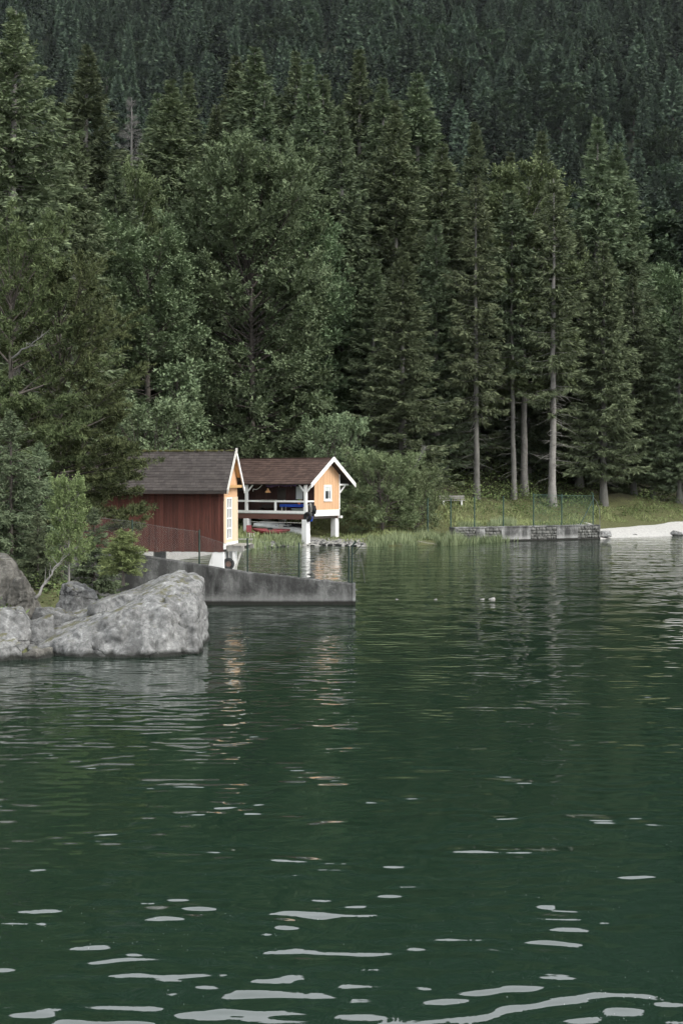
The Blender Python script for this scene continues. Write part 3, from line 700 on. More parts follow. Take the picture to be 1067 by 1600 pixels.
def hull(L, wd, dp, n=18, k_=10, rock=0.12):
    """slim boat hull lying keel down, along x"""
    vs_ = []; fs = []
    for i in range(n + 1):
        t = i / n * 2 - 1; wv = wd / 2 * max(0.02, (1 - abs(t) ** 2.2)); dz = dp * max(0.15, 1 - abs(t) ** 4)
        for j in range(k_):
            A_ = 2 * math.pi * j / k_
            y = math.cos(A_) * wv; z = math.sin(A_); z = z * (dp * 0.28 if z > 0 else dz * 0.72)
            vs_.append((t * L / 2, y, z + dp * 0.72 + rock * t * t))
    for i in range(n):
        for j in range(k_): fs.append((i * k_ + j, i * k_ + (j + 1) % k_, (i + 1) * k_ + (j + 1) % k_, (i + 1) * k_ + j))
    fs.append(tuple(range(k_))); fs.append(tuple(range(n * k_ + k_ - 1, n * k_ - 1, -1)))
    return MB().add(vs_, fs)
def shore_thing(name, px, Y, rz, label, cat, dz=0.0):
    X = (px - 533.5) * Y / F; return empty(name, (X, Y, float(ground_z([(X, Y)])[0]) + dz), rz, label, cat)
ky = shore_thing('kayak', 424, 110.2, 0.05, 'red kayak lying on the stones under the far boathouse', 'kayak', 0.25)
hull(2.9, 0.6, 0.42, rock=0.04).build('hull', M['red_plastic'], ky, True)
MB().tube([(-0.1, 0, 0.40), (-0.1, 0, 0.46)], [0.24, 0.22], 12).build('cockpit', M['black'], ky)
ky.rotation_euler = (0.25, 0.03, 0.05)
kb = shore_thing('covered_boat', 453, 111.6, 0.2, 'black covered boat beside the red kayak under the far boathouse', 'boat', 0.3)
hull(2.6, 0.8, 0.5).build('hull', M['black'], kb, True)
m = MB()
for i in range(16):
    x = -1.1 + i * 0.14; m.tube([(x, r2.uniform(-.2, .2), 0.42), (x + r2.uniform(-.1, .1), r2.uniform(-.2, .2), 0.55 + 0.2 * r2.random())], [0.12, 0.03], 6)
m.build('crumpled_cover', M['black'], kb)
MB().box(-0.95, -0.6, -0.42, -0.40, 0.25, 0.5).build('registration_plate', M['white_old'], kb)
wb = shore_thing('white_boat', 441, 114.4, -0.12, 'long white boat lying upturned on the bank between the stilts', 'boat', 0.35)
hull(4.6, 1.25, 0.75, rock=0.05).build('hull', M['white_hull'], wb, True)
MB().bar((-2.2, 0, 0.06), (2.2, 0, 0.06), 0.06, 0.08).build('keel', M['white_old'], wb)
wb.location = at(443, 817, 111.8); wb.rotation_euler = (math.pi * 0.94, 0.20, -0.1)
ch = shore_thing('garden_chair', 391.5, 108.6, 0.6, 'small red chair standing at the left stilt of the far boathouse', 'chair', 0.05)
MB().box(-0.22, 0.22, -0.22, 0.22, 0.38, 0.43).build('seat', M['red_plastic'], ch)
MB().box(-0.22, 0.22, 0.2, 0.24, 0.44, 0.95).build('backrest', M['red_plastic'], ch)
for (x, y) in ((-0.2, -0.2), (0.2, -0.2), (-0.2, 0.2), (0.2, 0.2)): MB().box(x - 0.02, x + 0.02, y - 0.02, y + 0.02, 0, 0.38).build('leg', M['white_old'], ch)
jt = empty('jetty_table', at(383, 852, 104.5) * np.array([1, 1, 0]), 0.1, 'grey plank landing on trestles between the two boathouses', 'landing')
m = MB()
for i in range(4): MB().box(-0.75, 0.6, -0.5 + i * 0.25, -0.27 + i * 0.25, 0.62, 0.68).build('plank', M['grey_wood'], jt)
for x in (-0.6, 0.45):
    MB().box(x - 0.05, x + 0.05, -0.45, 0.45, 0.52, 0.62).build('trestle_beam', M['grey_wood'], jt)
    for y in (-0.38, 0.38): MB().box(x - 0.04, x + 0.04, y - 0.04, y + 0.04, -0.5, 0.52).build('leg', M['grey_wood'], jt)

# ================================================================== CONCRETE BREAKWATER AND ITS FENCE
YW = 56.9
bw = empty('breakwater_wall', (0, YW, 0), 0, 'dark stained concrete wall sloping down into the lake below the red boathouse', 'wall')
xk = lambda px: (px - 533.5) * YW / F
zk = lambda py: CAMZ - (py - HOR) * YW / F
prof = [(100, 851), (150, 857), (232, 869), (300, 880), (360, 890), (430, 899), (500, 906), (555, 912)]
n = 60; pxs = np.linspace(100, 555, n + 1); tops = np.interp(pxs, [p_[0] for p_ in prof], [p_[1] for p_ in prof])
V = []; rs = np.random.RandomState(3)
for px, ty_ in zip(pxs, tops):
    x = xk(px); z = zk(ty_) + rs.uniform(-0.012, 0.012)
    e = rs.uniform(-0.015, 0.015)
    V += [(x, 0 + e * 0.4, -1.2), (x, 0.03 + e * 0.3, z - 0.05 + e), (x, 0.07, z), (x, 0.40, z + e * 0.5), (x, 0.43, z - 0.04), (x, 0.45, -1.2)]
fs = []
for i in range(n):
    for j in range(5): fs.append((i * 6 + j, (i + 1) * 6 + j, (i + 1) * 6 + j + 1, i * 6 + j + 1))
fs += [tuple(range(6)), tuple(range(n * 6 + 5, n * 6 - 1, -1))]
MB().add(V, fs).build('wall_body', M['concrete'], bw)
# lighter rounded coping at the head of the wall
MB().box(xk(551), xk(555.4), -0.012, 0.46, -1.2, zk(912) + 0.012).build('wall_head', M['concrete_pale'], bw)

def wire_net(a, b, za0, za1, zb0, zb1, step, r, mat, parent, top=True):
    """diamond netting between two points; z ranges at both ends; wires as thin triangular tubes"""
    a = Vector(a); b = Vector(b); Lh = (b - a).length; m = MB()
    P_ = lambda u, v: Vector((a.x + (b.x - a.x) * u, a.y + (b.y - a.y) * u, (za0 + (zb0 - za0) * u) * (1 - v) + (za1 + (zb1 - za1) * u) * v))
    Hh = ((za1 - za0) + (zb1 - zb0)) / 2; du = Hh / Lh
    nn = int(Lh / step)
    for i in range(-int(Hh / step) - 1, nn + 1):
        u0 = i * step / Lh
        for sgn in (0, 1):
            ua, ub = u0, u0 + du; va, vb = (0, 1) if sgn == 0 else (1, 0)
            t0 = max(0, (0 - ua) / (ub - ua)); t1 = min(1, (1 - ua) / (ub - ua))
            if t1 - t0 < 0.02: continue
            m.tube([P_(ua + (ub - ua) * t0, va + (vb - va) * t0), P_(ua + (ub - ua) * t1, va + (vb - va) * t1)], r, 3, False)
    o_ = m.build('wire_netting', mat, parent)
    return o_

f1 = empty('wire_fence', (0, YW, 0), 0, 'wire netting fence with thin dark posts on top of the concrete breakwater', 'fence')
posts = [(120, 800, 850), (206, 812, 866), (311, 828, 883), (386.5, 841, 894), (467, 848, 903), (545, 853, 911)]
for (px, t_, b_) in posts:
    MB().tube([(xk(px), 0.2, zk(b_) - 0.1), (xk(px), 0.2, zk(t_))], 0.034, 8).build('post', M['dark_metal'], f1)
MB().tube([(xk(550), 0.23, zk(912) - 0.1), (xk(550), 0.23, zk(857)), (xk(551.5), 0.23, zk(852)), (xk(556), 0.23, zk(846))], 0.034, 8).build('bent_post', M['dark_metal'], f1)
MB().tube([(xk(551), 0.24, zk(867)), (xk(566), 0.24, zk(851))], 0.014, 5).build('stay_wire', M['dark_metal'], f1)
MB().tube([(xk(562), 0.24, zk(866)), (xk(565), 0.24, zk(880)), (xk(569), 0.24, zk(899)), (xk(570), 0.24, zk(912))], 0.010, 5).build('loose_wire', M['grey_wire'], f1)
for (pa, pb) in zip(posts[:-1], posts[1:]):
    full = pa[0] < 300
    sag = 0.0 if pa[0] < 250 else 0.0
    ta = pa[1] + 3; tb_ = pb[1] + 3
    if pa[0] >= 311: ta += 6; tb_ += 14 if pa[0] == 311 else 40
    if pa[0] >= 386: break
    wire_net((xk(pa[0]), 0.2, 0), (xk(pb[0]), 0.2, 0), zk(pa[2]), zk(ta), zk(pb[2]), zk(tb_), 0.075, 0.0022, M['grey_wire'], f1)
    MB().tube([(xk(pa[0]), 0.2, zk(ta)), (xk((pa[0] + pb[0]) / 2), 0.2, zk((ta + tb_) / 2) - 0.04), (xk(pb[0]), 0.2, zk(tb_))], 0.006, 5).build('top_wire', M['grey_wire'], f1)

# ================================================================== STONE QUAY, FENCE AND BENCH ON THE FAR SHORE
qa = np.array([9.0, 113.35]); qb = np.array([21.75, 120.2]); qd = (qb - qa); QL = float(np.hypot(*qd)); qang = math.atan2(qd[1], qd[0])
qy = empty('stone_quay', (qa[0], qa[1], 0), qang, 'low quay of rubble stone and concrete bays at the far shore', 'quay')
QT = 1.22
MB().box(0, QL, 0.05, 0.8, -0.8, QT - 0.06).build('core', M['mortar'], qy)
capm = MB(); V = []
for i in range(41):
    x = QL * i / 40; e = rs.uniform(-0.02, 0.02)
    V += [(x, -0.05 + e, QT - 0.1), (x, -0.06 + e, QT + e * .6), (x, 0.85, QT + e * .6), (x, 0.85, QT - 0.1)]
fs = []
for i in range(40):
    for j in range(4): fs.append((i * 4 + j, (i + 1) * 4 + j, (i + 1) * 4 + (j + 1) % 4, i * 4 + (j + 1) % 4))
fs += [(0, 1, 2, 3), (163, 162, 161, 160)]
capm.add(V, fs).build('coping', M['concrete_pale'], qy)
def qx(px):      # distance along the quay seen at photograph column px
    tx = (px - 533.5) / F
    return float((tx * qa[1] - qa[0]) / (qd[0] / QL - tx * qd[1] / QL))
def stones(x0, x1, z0, z1, name='rubble_stone'):
    V = []; Fq = []; x = x0; zc = z0
    rr = np.random.RandomState(int(x0 * 10) + 7)
    while zc < z1 - 0.05:
        hh = min(rr.uniform(0.17, 0.3), z1 - zc); x = x0 + rr.uniform(-0.1, 0)
        while x < x1:
            wd = rr.uniform(0.16, 0.5); a, b_ = max(x, x0) + 0.015, min(x + wd, x1) - 0.015
            if b_ - a > 0.06:
                j = lambda: rr.uniform(-0.055, 0.055)
                pr = -rr.uniform(-0.02, 0.12); zb, zt = zc + 0.015, zc + hh - 0.015
                cx, cz = (a + b_) / 2, (zb + zt) / 2
                base = [(a, 0.06, zb), (b_, 0.06, zb), (b_, 0.06, zt), (a, 0.06, zt)]
                k2 = 0.82
                front = [(cx + (p[0] - cx) * k2 + j(), pr + j() * .5, cz + (p[2] - cz) * k2 + j() * .5) for p in base]
                bi_ = len(V); V += base + front
                Fq += [[bi_ + q for q in f_] for f_ in ((4, 5, 6, 7), (0, 1, 5, 4), (1, 2, 6, 5), (2, 3, 7, 6), (3, 0, 4, 7))]
            x += wd
        zc += hh
    o_ = link(name, mesh_np(name, V, np.array(Fq), M['stone']), qy); o_['kind'] = 'stuff'; return o_
bays = [(0, qx(742), 's'), (qx(742), qx(757), 'c'), (qx(757), qx(782), 's'), (qx(782), qx(828), 'c'), (qx(828), qx(868), 's'), (qx(868), qx(902), 'c'), (qx(902), QL, 's')]
for (x0, x1, t_) in bays:
    if t_ == 's': stones(x0, x1, 0.12, QT - 0.1)
    else:
        MB().prism([(0.049, 0.1), (-0.09, 0.1), (-0.08, QT - 0.38), (0.0, QT - 0.1), (0.049, QT - 0.1)], 'x', x0 + 0.02, x1 - 0.02).build('concrete_bay', M['concrete_pale'], qy)
MB().box(0, QL, -0.16, 0.04, -0.8, 0.1).build('footing', M['concrete'], qy)
MB().box(QL - 0.06, QL + 0.04, -0.1, 0.84, -0.8, QT - 0.02).build('end_face', M['concrete_pale'], qy)

f2 = empty('wire_fence', (0, 0, 0), 0, 'green wire netting fence on green posts along the far stone quay', 'fence')
def fpost(px, ytop, ybot, Y):
    a = at(px, ybot, Y); b_ = at(px, ytop, Y); return Vector(a), Vector(b_)
fp = []
for px, yt in ((668, 778), (704, 778), (741, 776), (786, 775), (833, 771), (877, 772), (926, 773)):
    d0 = max(0.2, qx(px)); base = qa + qd / QL * d0 + np.array([-qd[1], qd[0]]) / QL * 0.6
    Y = base[1]; X = (px - 533.5) * Y / F
    zb = QT - 0.2 if d0 > 0.3 else 1.0
    top = CAMZ - (yt - HOR) * Y / F
    fp.append((X, Y, zb, top)); MB().tube([(X, Y, zb - 0.3), (X, Y, top)], 0.05, 8).build('post', M['green_metal'], f2)
X, Y, zb, top = fp[-1]
MB().tube([(X - 0.02, Y, top - 0.45), (X - 1.2, Y - 0.62, QT)], 0.035, 6).build('brace', M['green_metal'], f2)
MB().tube([(X, Y, top), (X - 0.05, Y, top + 0.12), (X - 0.16, Y, top + 0.17)], 0.035, 6).build('post_tip', M['green_metal'], f2)
MB().tube([(X, Y, top - 0.25), (X + 0.35, Y + .1, top - 0.6), (X + 0.55, Y + .1, top - 1.2), (X + 0.6, Y + .1, zb + 0.35), (X + 0.55, Y + .1, zb)], 0.022, 6).build('bent_pipe', M['grey_wire'], f2)
for i in (4, 5):
    A_, B_ = fp[i], fp[i + 1]
    wire_net(A_[:3], B_[:3], QT, A_[3] - 0.12, QT, B_[3] - 0.12, 0.085, 0.0026, M['green_wire'], f2)
for i in range(4, 6):
    A_, B_ = fp[i], fp[i + 1]; MB().tube([(A_[0], A_[1], A_[3] - 0.1), (B_[0], B_[1], B_[3] - 0.1)], 0.014, 5).build('top_wire', M['green_wire'], f2)

bX, bY = (706.5 - 533.5) * 125.5 / F, 125.5
bz = CAMZ - (789.5 - HOR) * bY / F
bench = empty('park_bench', (bX, bY, bz), 0.08, 'weathered wooden bench with pale legs on the grassy mound behind the quay', 'bench')
for i in range(3): MB().box(-1.12, 1.1, -0.25 + i * 0.17, -0.10 + i * 0.17, 0.42, 0.47).build('seat_plank', M['grey_wood'], bench)
for i in range(2): MB().box(-1.12, 1.1, 0.30 + i * 0.03, 0.34 + i * 0.03, 0.55 + i * 0.17, 0.69 + i * 0.17).build('back_plank', M['grey_wood'], bench)
for x in (-0.8, 0.8):
    lg = MB().box(x - 0.06, x + 0.06, -0.2, 0.26, -0.25, 0.415).build('leg', M['white_plaster'], bench)
    MB().bar((x, 0.29, 0.4), (x, 0.30, 0.85), 0.06, 0.05).build('back_support', M['grey_wood'], bench)

# ================================================================== ROCKS
import bmesh
_ico = {}
def ico(sub):
    if sub not in _ico:
        bm = bmesh.new(); bmesh.ops.create_icosphere(bm, subdivisions=sub, radius=1.0)
        V = np.array([v.co[:] for v in bm.verts]); Fc = np.array([[v.index for v in f.verts] for f in bm.faces]); bm.free()
        _ico[sub] = (V, Fc)
    return _ico[sub]

def polytope(planes, sub, p=30):
    D, Fc = ico(sub); s = np.zeros(len(D))
    for nrm, d in planes:
        nv = np.array(nrm, float); nv /= np.linalg.norm(nv)
        s += np.maximum(0, D @ nv / d) ** p
    r = s ** (-1.0 / p)
    return D * r[:, None], D, Fc

def rough_rock(V, D, seed, amp, scale, strata=None, crack=0.05):
    low = fbm(V * scale, 3, seed); fine = fbm(V * scale * 4.2, 4, seed + 9, 0.55)
    ridged = 1 - np.abs(fbm(V * scale * 1.7 + 5, 3, seed + 21))
    dsp = amp * (0.75 * low + 0.28 * fine + 0.35 * (ridged - 0.6))
    if strata is not None:
        nv = np.array(strata[0], float); nv /= np.linalg.norm(nv)
        t = (V @ nv) / strata[1] + 0.9 * fbm(V * scale * 0.9, 2, seed + 31)
        st = np.abs((t % 1.0) - 0.5) * 2
        dsp += strata[2] * (np.minimum(st, 0.3) / 0.3 - 1)
    c1 = np.abs(vnoise(V * scale * 0.8 + 3, seed + 41)); c2 = np.abs(vnoise(V * scale * 1.1 + 13, seed + 43))
    dsp -= crack * (np.exp(-(c1 / 0.035) ** 2) + 0.7 * np.exp(-(c2 / 0.03) ** 2))
    return V + D * dsp[:, None]

def rock(name, c, planes, sub, seed, amp, scale, mat, label, strata=None, extra=(), crack=0.05, group=None):
    V, D, Fc = polytope(planes, sub)
    V = rough_rock(V, D, seed, amp, scale, strata, crack)
    Vs, Fs = [V], [Fc]
    for (off, pl, sb, sd_) in extra:
        v2, d2, f2_ = polytope(pl, sb); v2 = rough_rock(v2, d2, sd_, amp * 0.7, scale * 1.4, strata, crack * 0.7) + np.array(off)
        Fs.append(f2_ + sum(len(x) for x in Vs)); Vs.append(v2)
    o_ = link(name, mesh_np(name, np.vstack(Vs), np.vstack(Fs), mat, None, False), None, c)
    return tag(o_, label, 'rock', group)

cR = at(194, 984, 42.4)
main_planes = [((1, -.12, .10), 2.15), ((0, 0, -1), 1.7), ((.10, -1, .20), 2.35), ((-.10, -.80, .62), 1.60), ((-.37, -.14, .91), 0.80),
               ((.22, -.25, .95), 1.50), ((.80, -.30, .55), 2.12), ((0, 1, .1), 2.0), ((-1, -.25, .12), 2.9), ((-.55, -.85, -.05), 2.55), ((.75, -.75, .1), 2.55)]
cap = ((0.25, 0.35, 0.86), [((0, 0, 1), 0.24), ((0, 0, -1), 0.4), ((1, -.3, .25), 0.95), ((-1, 0, .45), 1.05), ((0, -1, .3), 0.7), ((0, 1, 0), 0.7), ((-.3, 0, 1), .3)], 5, 71)
chunk = ((1.85, -0.75, 0.0), [((1, 0, .1), 0.5), ((-1, 0, 0), .5), ((0, -1, .15), .75), ((.4, -.5, .7), .95), ((0, 0, 1), 1.15), ((0, 0, -1), 1.2), ((0, 1, 0), .8)], 5, 77)
foot = ((-1.75, -1.25, -0.75), [((1, -.2, 0), 0.75), ((-1, -.2, .3), .9), ((0, -1, .1), .75), ((0, -.2, 1), .5), ((0, 0, -1), .8), ((0, 1, 0), .9)], 5, 79)
rock('shore_boulder', cR, main_planes, 6, 3, 0.16, 0.95, M['rock'], 'largest pale grey boulder sloping into the water below the concrete wall', ((-.46, -.25, .85), 0.62, 0.085), (cap, chunk, foot), 0.09)
def simple_planes(w_, d_, h_, rg):
    pl = [((1, rg.uniform(-.3, .3), rg.uniform(0, .3)), w_), ((-1, rg.uniform(-.3, .3), rg.uniform(0, .3)), w_), ((rg.uniform(-.3, .3), -1, rg.uniform(.1, .5)), d_), ((0, 1, .2), d_), ((rg.uniform(-.4, .4), rg.uniform(-.3, .1), 1), h_), ((0, 0, -1), h_)]
    for _ in range(4):
        A_ = rg.uniform(0, 6.28); pl.append(((math.cos(A_), math.sin(A_), rg.uniform(.2, .9)), (w_ + d_ + h_) / 3 * rg.uniform(0.85, 1.05)))
    return pl
for (px, py, Y, w_, d_, h_, sd_, mt, lab) in (
        (-2, 925, 45.0, 1.0, 1.0, 1.05, 101, 'rock_brown', 'tall brownish boulder at the left edge under the spruce branches'),
        (16, 985, 41.5, 0.62, 0.7, 0.62, 102, 'rock', 'rounded grey boulder at the left edge between the tall and the lowest boulder'),
        (4, 1026, 39.8, 0.55, 0.6, 0.48, 103, 'rock', 'low grey boulder in the bottom left corner of the bank at the water'),
        (122, 938, 44.6, 0.55, 0.6, 0.42, 104, 'rock_dark', 'small pale boulder below the foot of the birch'),
        (58, 988, 41.8, 0.5, 0.6, 0.36, 105, 'rock_dark', 'rough grey stone wedged between the left boulders and the largest one'),
        (36, 935, 43.6, 0.33, 0.4, 0.62, 108, 'rock_brown', 'narrow brown slab leaning on the tall left boulder'),
        (88, 972, 43.0, 0.75, 0.6, 0.36, 106, 'rock_dark', 'flat stone ledge rising behind the left end of the largest boulder'),
        (52, 1027, 40.0, 0.45, 0.5, 0.16, 107, 'rock_brown', 'flat brown stone at the waterline left of the largest boulder')):
    rock('shore_boulder', at(px, py, Y), simple_planes(w_, d_, h_, random.Random(sd_)), 5, sd_, 0.1, 1.5, M[mt], lab, ((-.3, -.3, .9), 0.4, 0.03), (), 0.05, 'boulders on the left bank')
# debris of small stones on the left bank: nobody could count it
rg = np.random.RandomState(12); Vs = []; Fs = []; nb_ = 0
D1, F1_ = ico(1)
def pebbles(name, pts, smin, smax, mat, label):
    Vs = []; Fs = []; nb_ = 0
    for p_ in pts:
        s_ = rg.uniform(smin, smax); v = D1 * (1 + 0.3 * rg.uniform(-1, 1, (len(D1), 1))) * s_ * np.array([1.2, 1.0, 0.7]) * rg.uniform(.8, 1.2, 3)
        Vs.append(v + p_); Fs.append(F1_ + nb_); nb_ += len(v)
    o_ = link(name, mesh_np(name, np.vstack(Vs), np.vstack(Fs), mat, None, False)); tag(o_, label, 'stones', None, 'stuff'); return o_
pp_ = np.c_[rg.uniform(-11.5, -7.2, 420), rg.uniform(39.6, 46, 420)]; zz_ = ground_z(pp_); k_ = zz_ > -0.15
pebbles('bank_rubble', np.c_[pp_, zz_][k_], 0.04, 0.16, M['rock_brown'], 'brown rubble and small stones on the bank between the left boulders')
pp_ = np.c_[rg.uniform(-9, 1.6, 900), rg.uniform(103, 113, 900)]; dd_ = shore_dist(pp_); k_ = (dd_ > -0.8) & (dd_ < 1.8)
pebbles('shore_stones', np.c_[pp_, ground_z(pp_)][k_], 0.05, 0.17, M['rock'], 'pale stones along the water edge below the far boathouse')
for (px, py, Y, s_, sd_, lab) in ((944, 834, 122.0, 0.42, 201, 'pale boulder in the water at the right end of the stone quay'), (990, 837, 126.0, 0.24, 202, 'flat dark stone at the waterline in the middle of the white beach'), (1056, 834, 128.0, 0.4, 203, 'dark stone at the waterline at the right edge of the white beach')):
    q = at(px, py, Y); rock('beach_rock', q, simple_planes(s_ * 1.3, s_, s_ * 0.6, random.Random(sd_)), 4, sd_, 0.06, 2.5, M['rock'], lab, None, (), 0.03, 'rocks at the beach')
for (px, w_, sd_, lab) in ((621, 0.06, 211, 'leftmost of the pale stones just breaking the open water'), (680, 0.08, 212, 'second pale stone from the left just breaking the open water'), (752, 0.08, 213, 'small pale stone touching the largest one in the open water'), (768, 0.14, 214, 'largest pale stone breaking the open water right of centre')):
    q = at(px, 936.5, 59.6); q[2] = -0.02
    rock('awash_stone', q, simple_planes(w_ * 1.2, w_, w_ * 0.4, random.Random(sd_)), 4, sd_, 0.05, 4, M['pale_stone'], lab, None, (), 0.02, 'stones awash in the lake')

# ================================================================== TREES
def seg_tubes(P0, P1, R0, R1, n=3):
    """straight tapered tubes, vectorised"""
    d = norm(P1 - P0); u = np.where(np.abs(d[:, 2:3]) > 0.9, np.array([[1.0, 0, 0]]), np.array([[0, 0, 1.0]]))
    sx = norm(np.cross(d, u)); sy_ = np.cross(sx, d); m = len(P0); V = np.zeros((m, 2 * n, 3))
    for k_ in range(n):
        c, s_ = math.cos(2 * math.pi * k_ / n), math.sin(2 * math.pi * k_ / n); off = sx * c + sy_ * s_
        V[:, k_] = P0 + off * R0[:, None]; V[:, n + k_] = P1 + off * R1[:, None]
    base = (np.arange(m) * 2 * n)[:, None]
    Fq = np.concatenate([base + np.array([[k_, (k_ + 1) % n, n + (k_ + 1) % n, n + k_]]) for k_ in range(n)])
    return V.reshape(-1, 3), Fq

def polytube(P, R, n=9):
    """one tube along a polyline (arrays)"""
    m = len(P); d = norm(np.gradient(P, axis=0)); sx = norm(np.cross(d, np.array([0.2, 1.0, 0.05]))); sy_ = np.cross(sx, d)
    A_ = np.arange(n) * 2 * math.pi / n
    V = P[:, None] + (sx[:, None] * np.cos(A_)[None, :, None] + sy_[:, None] * np.sin(A_)[None, :, None]) * R[:, None, None]
    i = np.arange(m - 1)[:, None] * n; k_ = np.arange(n)[None]
    Fq = np.stack([i + k_, i + (k_ + 1) % n, i + n + (k_ + 1) % n, i + n + k_], -1).reshape(-1, 4)
    return V.reshape(-1, 3), Fq

def join(parts):
    Vs, Fs, b_ = [], [], 0
    for v, f in parts: Vs.append(v); Fs.append(f + b_); b_ += len(v)
    return np.vstack(Vs), np.vstack(Fs)

def kites(P, D, L, Wd, rng, flat=None):
    """leaf or needle-spray blades: kite from P along D; flat = normal of the blade plane (else random)"""
    n = len(P); r = rng.normal(size=(n, 3)) if flat is None else flat
    sd_ = norm(np.cross(D, r)) * (Wd / 2)[:, None]
    mid = P + D * (L * 0.45)[:, None]
    V = np.stack([P, mid + sd_, P + D * L[:, None], mid - sd_], 1).reshape(-1, 3)
    Fq = np.arange(n * 4).reshape(-1, 4); return V, Fq

def tri_leaves(P, D, L, Wd, rng, flat):
    sd_ = norm(np.cross(D, flat)) * (Wd / 2)[:, None]; a = P + D * (L * 0.3)[:, None]
    V = np.stack([a - sd_, a + sd_, P + D * L[:, None]], 1).reshape(-1, 3)
    return V, np.arange(len(P) * 3).reshape(-1, 3)

def gen_spruce(seed, H=35.0, R=3.8, cb=2.0, nbr=560, step=0.24, L0=0.72, wr=0.20, nbl=5, shape=0.8, dead=25, mats=('bark_spruce', 'spruce'), sparse=1.0, tr=None, droop=1.0, lean=0.0):
    rng = np.random.RandomState(seed)
    zz = np.linspace(0, H, 16); r0 = (tr or (0.0095 * H + 0.06))
    wob = np.cumsum(rng.normal(0, 0.035, (16, 2)), 0) * (H / 35); P = np.c_[wob[:, 0] + lean * (zz / H) ** 1.5, wob[:, 1], zz]; P[0, 2] = -0.6
    Rr = r0 * (1 - zz / H) ** 0.8 + 0.02; Rr[0] *= 1.5; Rr[1] *= 1.02
    axis = lambda z: np.c_[np.interp(z, zz, P[:, 0]), np.interp(z, zz, P[:, 1])]
    parts = [polytube(P, Rr)]
    u = rng.uniform(0, 1, nbr) ** 0.85; z = cb + (H - cb - 0.2) * u; t = (z - cb) / (H - cb)
    tier = 0.72 * min(1.0, max(0.25, H / 35)); z = cb + np.round((z - cb) / tier) * tier + rng.normal(0, 0.13, nbr) * tier; z = np.clip(z, cb * 0.9, H - 0.15)
    az = rng.uniform(0, 2 * math.pi, nbr)
    lump = 1 + 0.22 * np.sin(az * 2 + seed) * np.sin(z * 0.5 + seed) + 0.18 * vnoise(np.c_[np.cos(az) * 1.3, np.sin(az) * 1.3, z * 0.28], seed)
    ln = R * np.maximum(1 - t, 0.0) ** shape * rng.uniform(0.55, 1.08, nbr) * lump * np.clip(0.55 + t * 5, 0, 1) + 0.55 * min(1.0, H / 20) * np.clip((1 - t) * 6, 0.35, 1)
    pit = np.interp(t, [0, 0.35, 0.7, 1], [-0.42 * droop, -0.22 * droop, 0.06, 0.85]) + rng.normal(0, 0.13, nbr)
    cur = np.interp(t, [0, 0.6, 1], [0.30, 0.14, 0.0]) * droop
    h = np.c_[np.cos(az), np.sin(az), 0 * az]; base = np.c_[axis(z), z]
    def pt(i, s): return base[i] + h[i] * (ln[i] * s * np.cos(pit[i]))[:, None] + np.c_[0 * s, 0 * s, ln[i] * (np.sin(pit[i]) * s + cur[i] * s * s)]
    a0 = np.arange(nbr)
    for s0, s1, ra, rb in ((0, 0.5, 0.022, 0.015), (0.5, 0.97, 0.015, 0.005)):
        parts.append(seg_tubes(pt(a0, np.full(nbr, s0)), pt(a0, np.full(nbr, s1)), ra * (0.5 + ln / 3), rb * (0.5 + ln / 3)))
    # dead twigs on the bare trunk
    if dead:
        zd = rng.uniform(0.08 * H, max(cb + 3, 0.25 * H), dead); ad = rng.uniform(0, 6.283, dead); ld = rng.uniform(0.6, 2.6, dead) * min(1.0, H / 28)
        p0 = np.c_[axis(zd), zd]; hd = np.c_[np.cos(ad), np.sin(ad), rng.uniform(-0.7, 0.15, dead)]
        p1_ = p0 + hd * (ld * 0.55)[:, None]; p2_ = p1_ + norm(hd + rng.normal(0, 0.35, (dead, 3))) * (ld * 0.5)[:, None]
        kd_ = min(1.0, H / 28); parts.append(seg_tubes(p0, p1_, np.full(dead, 0.03 * kd_), np.full(dead, 0.018 * kd_))); parts.append(seg_tubes(p1_, p2_, np.full(dead, 0.018 * kd_), np.full(dead, 0.005 * kd_)))
    tv, tf = join(parts)
    # hanging needle sprays
    ns = np.maximum(np.where(t > 0.6, 6, 3), (ln / step * sparse)).astype(int); bi_ = np.repeat(a0, ns * 2); n = len(bi_)
    s = 0.10 + 0.92 * rng.uniform(0, 1, n) ** 0.8
    p = pt(bi_, s); sgn = rng.choice([-1, 1], n); perp = np.c_[-h[bi_][:, 1], h[bi_][:, 0], 0 * s]
    dr = -rng.uniform(0.1, 1.0, n) * np.interp(t[bi_], [0, 0.6, 1], [0.95, 0.55, -0.2]) * droop
    D = norm(h[bi_] * (0.45 + 0.5 * s)[:, None] + perp * (sgn * rng.uniform(0.2, 0.95, n))[:, None] + np.c_[0 * s, 0 * s, dr])
    L = L0 * rng.uniform(0.6, 1.35, n) * (1 - 0.30 * s) * np.clip(0.45 + ln[bi_] / 3.0, 0.4, 1.1)
    tn_b = rng.uniform(0, 1, nbr); tn_s = np.clip(0.15 + 0.3 * tn_b[bi_] + 0.25 * s + rng.uniform(-0.12, 0.3, n), 0, 1)
    Pk, Dk, Lk, Wk, Tk = [], [], [], [], []
    for q in range(nbl):
        jit = rng.normal(0, 0.34, (n, 3)); Pk.append(p + rng.normal(0, 0.05, (n, 3))); Dk.append(norm(D + jit)); Lk.append(L * rng.uniform(0.7, 1.1, n)); Wk.append(L * wr * rng.uniform(0.7, 1.2, n)); Tk.append(tn_s + rng.uniform(-0.1, 0.1, n))
    cv, cf = kites(np.vstack(Pk), np.vstack(Dk), np.concatenate(Lk), np.concatenate(Wk), rng)
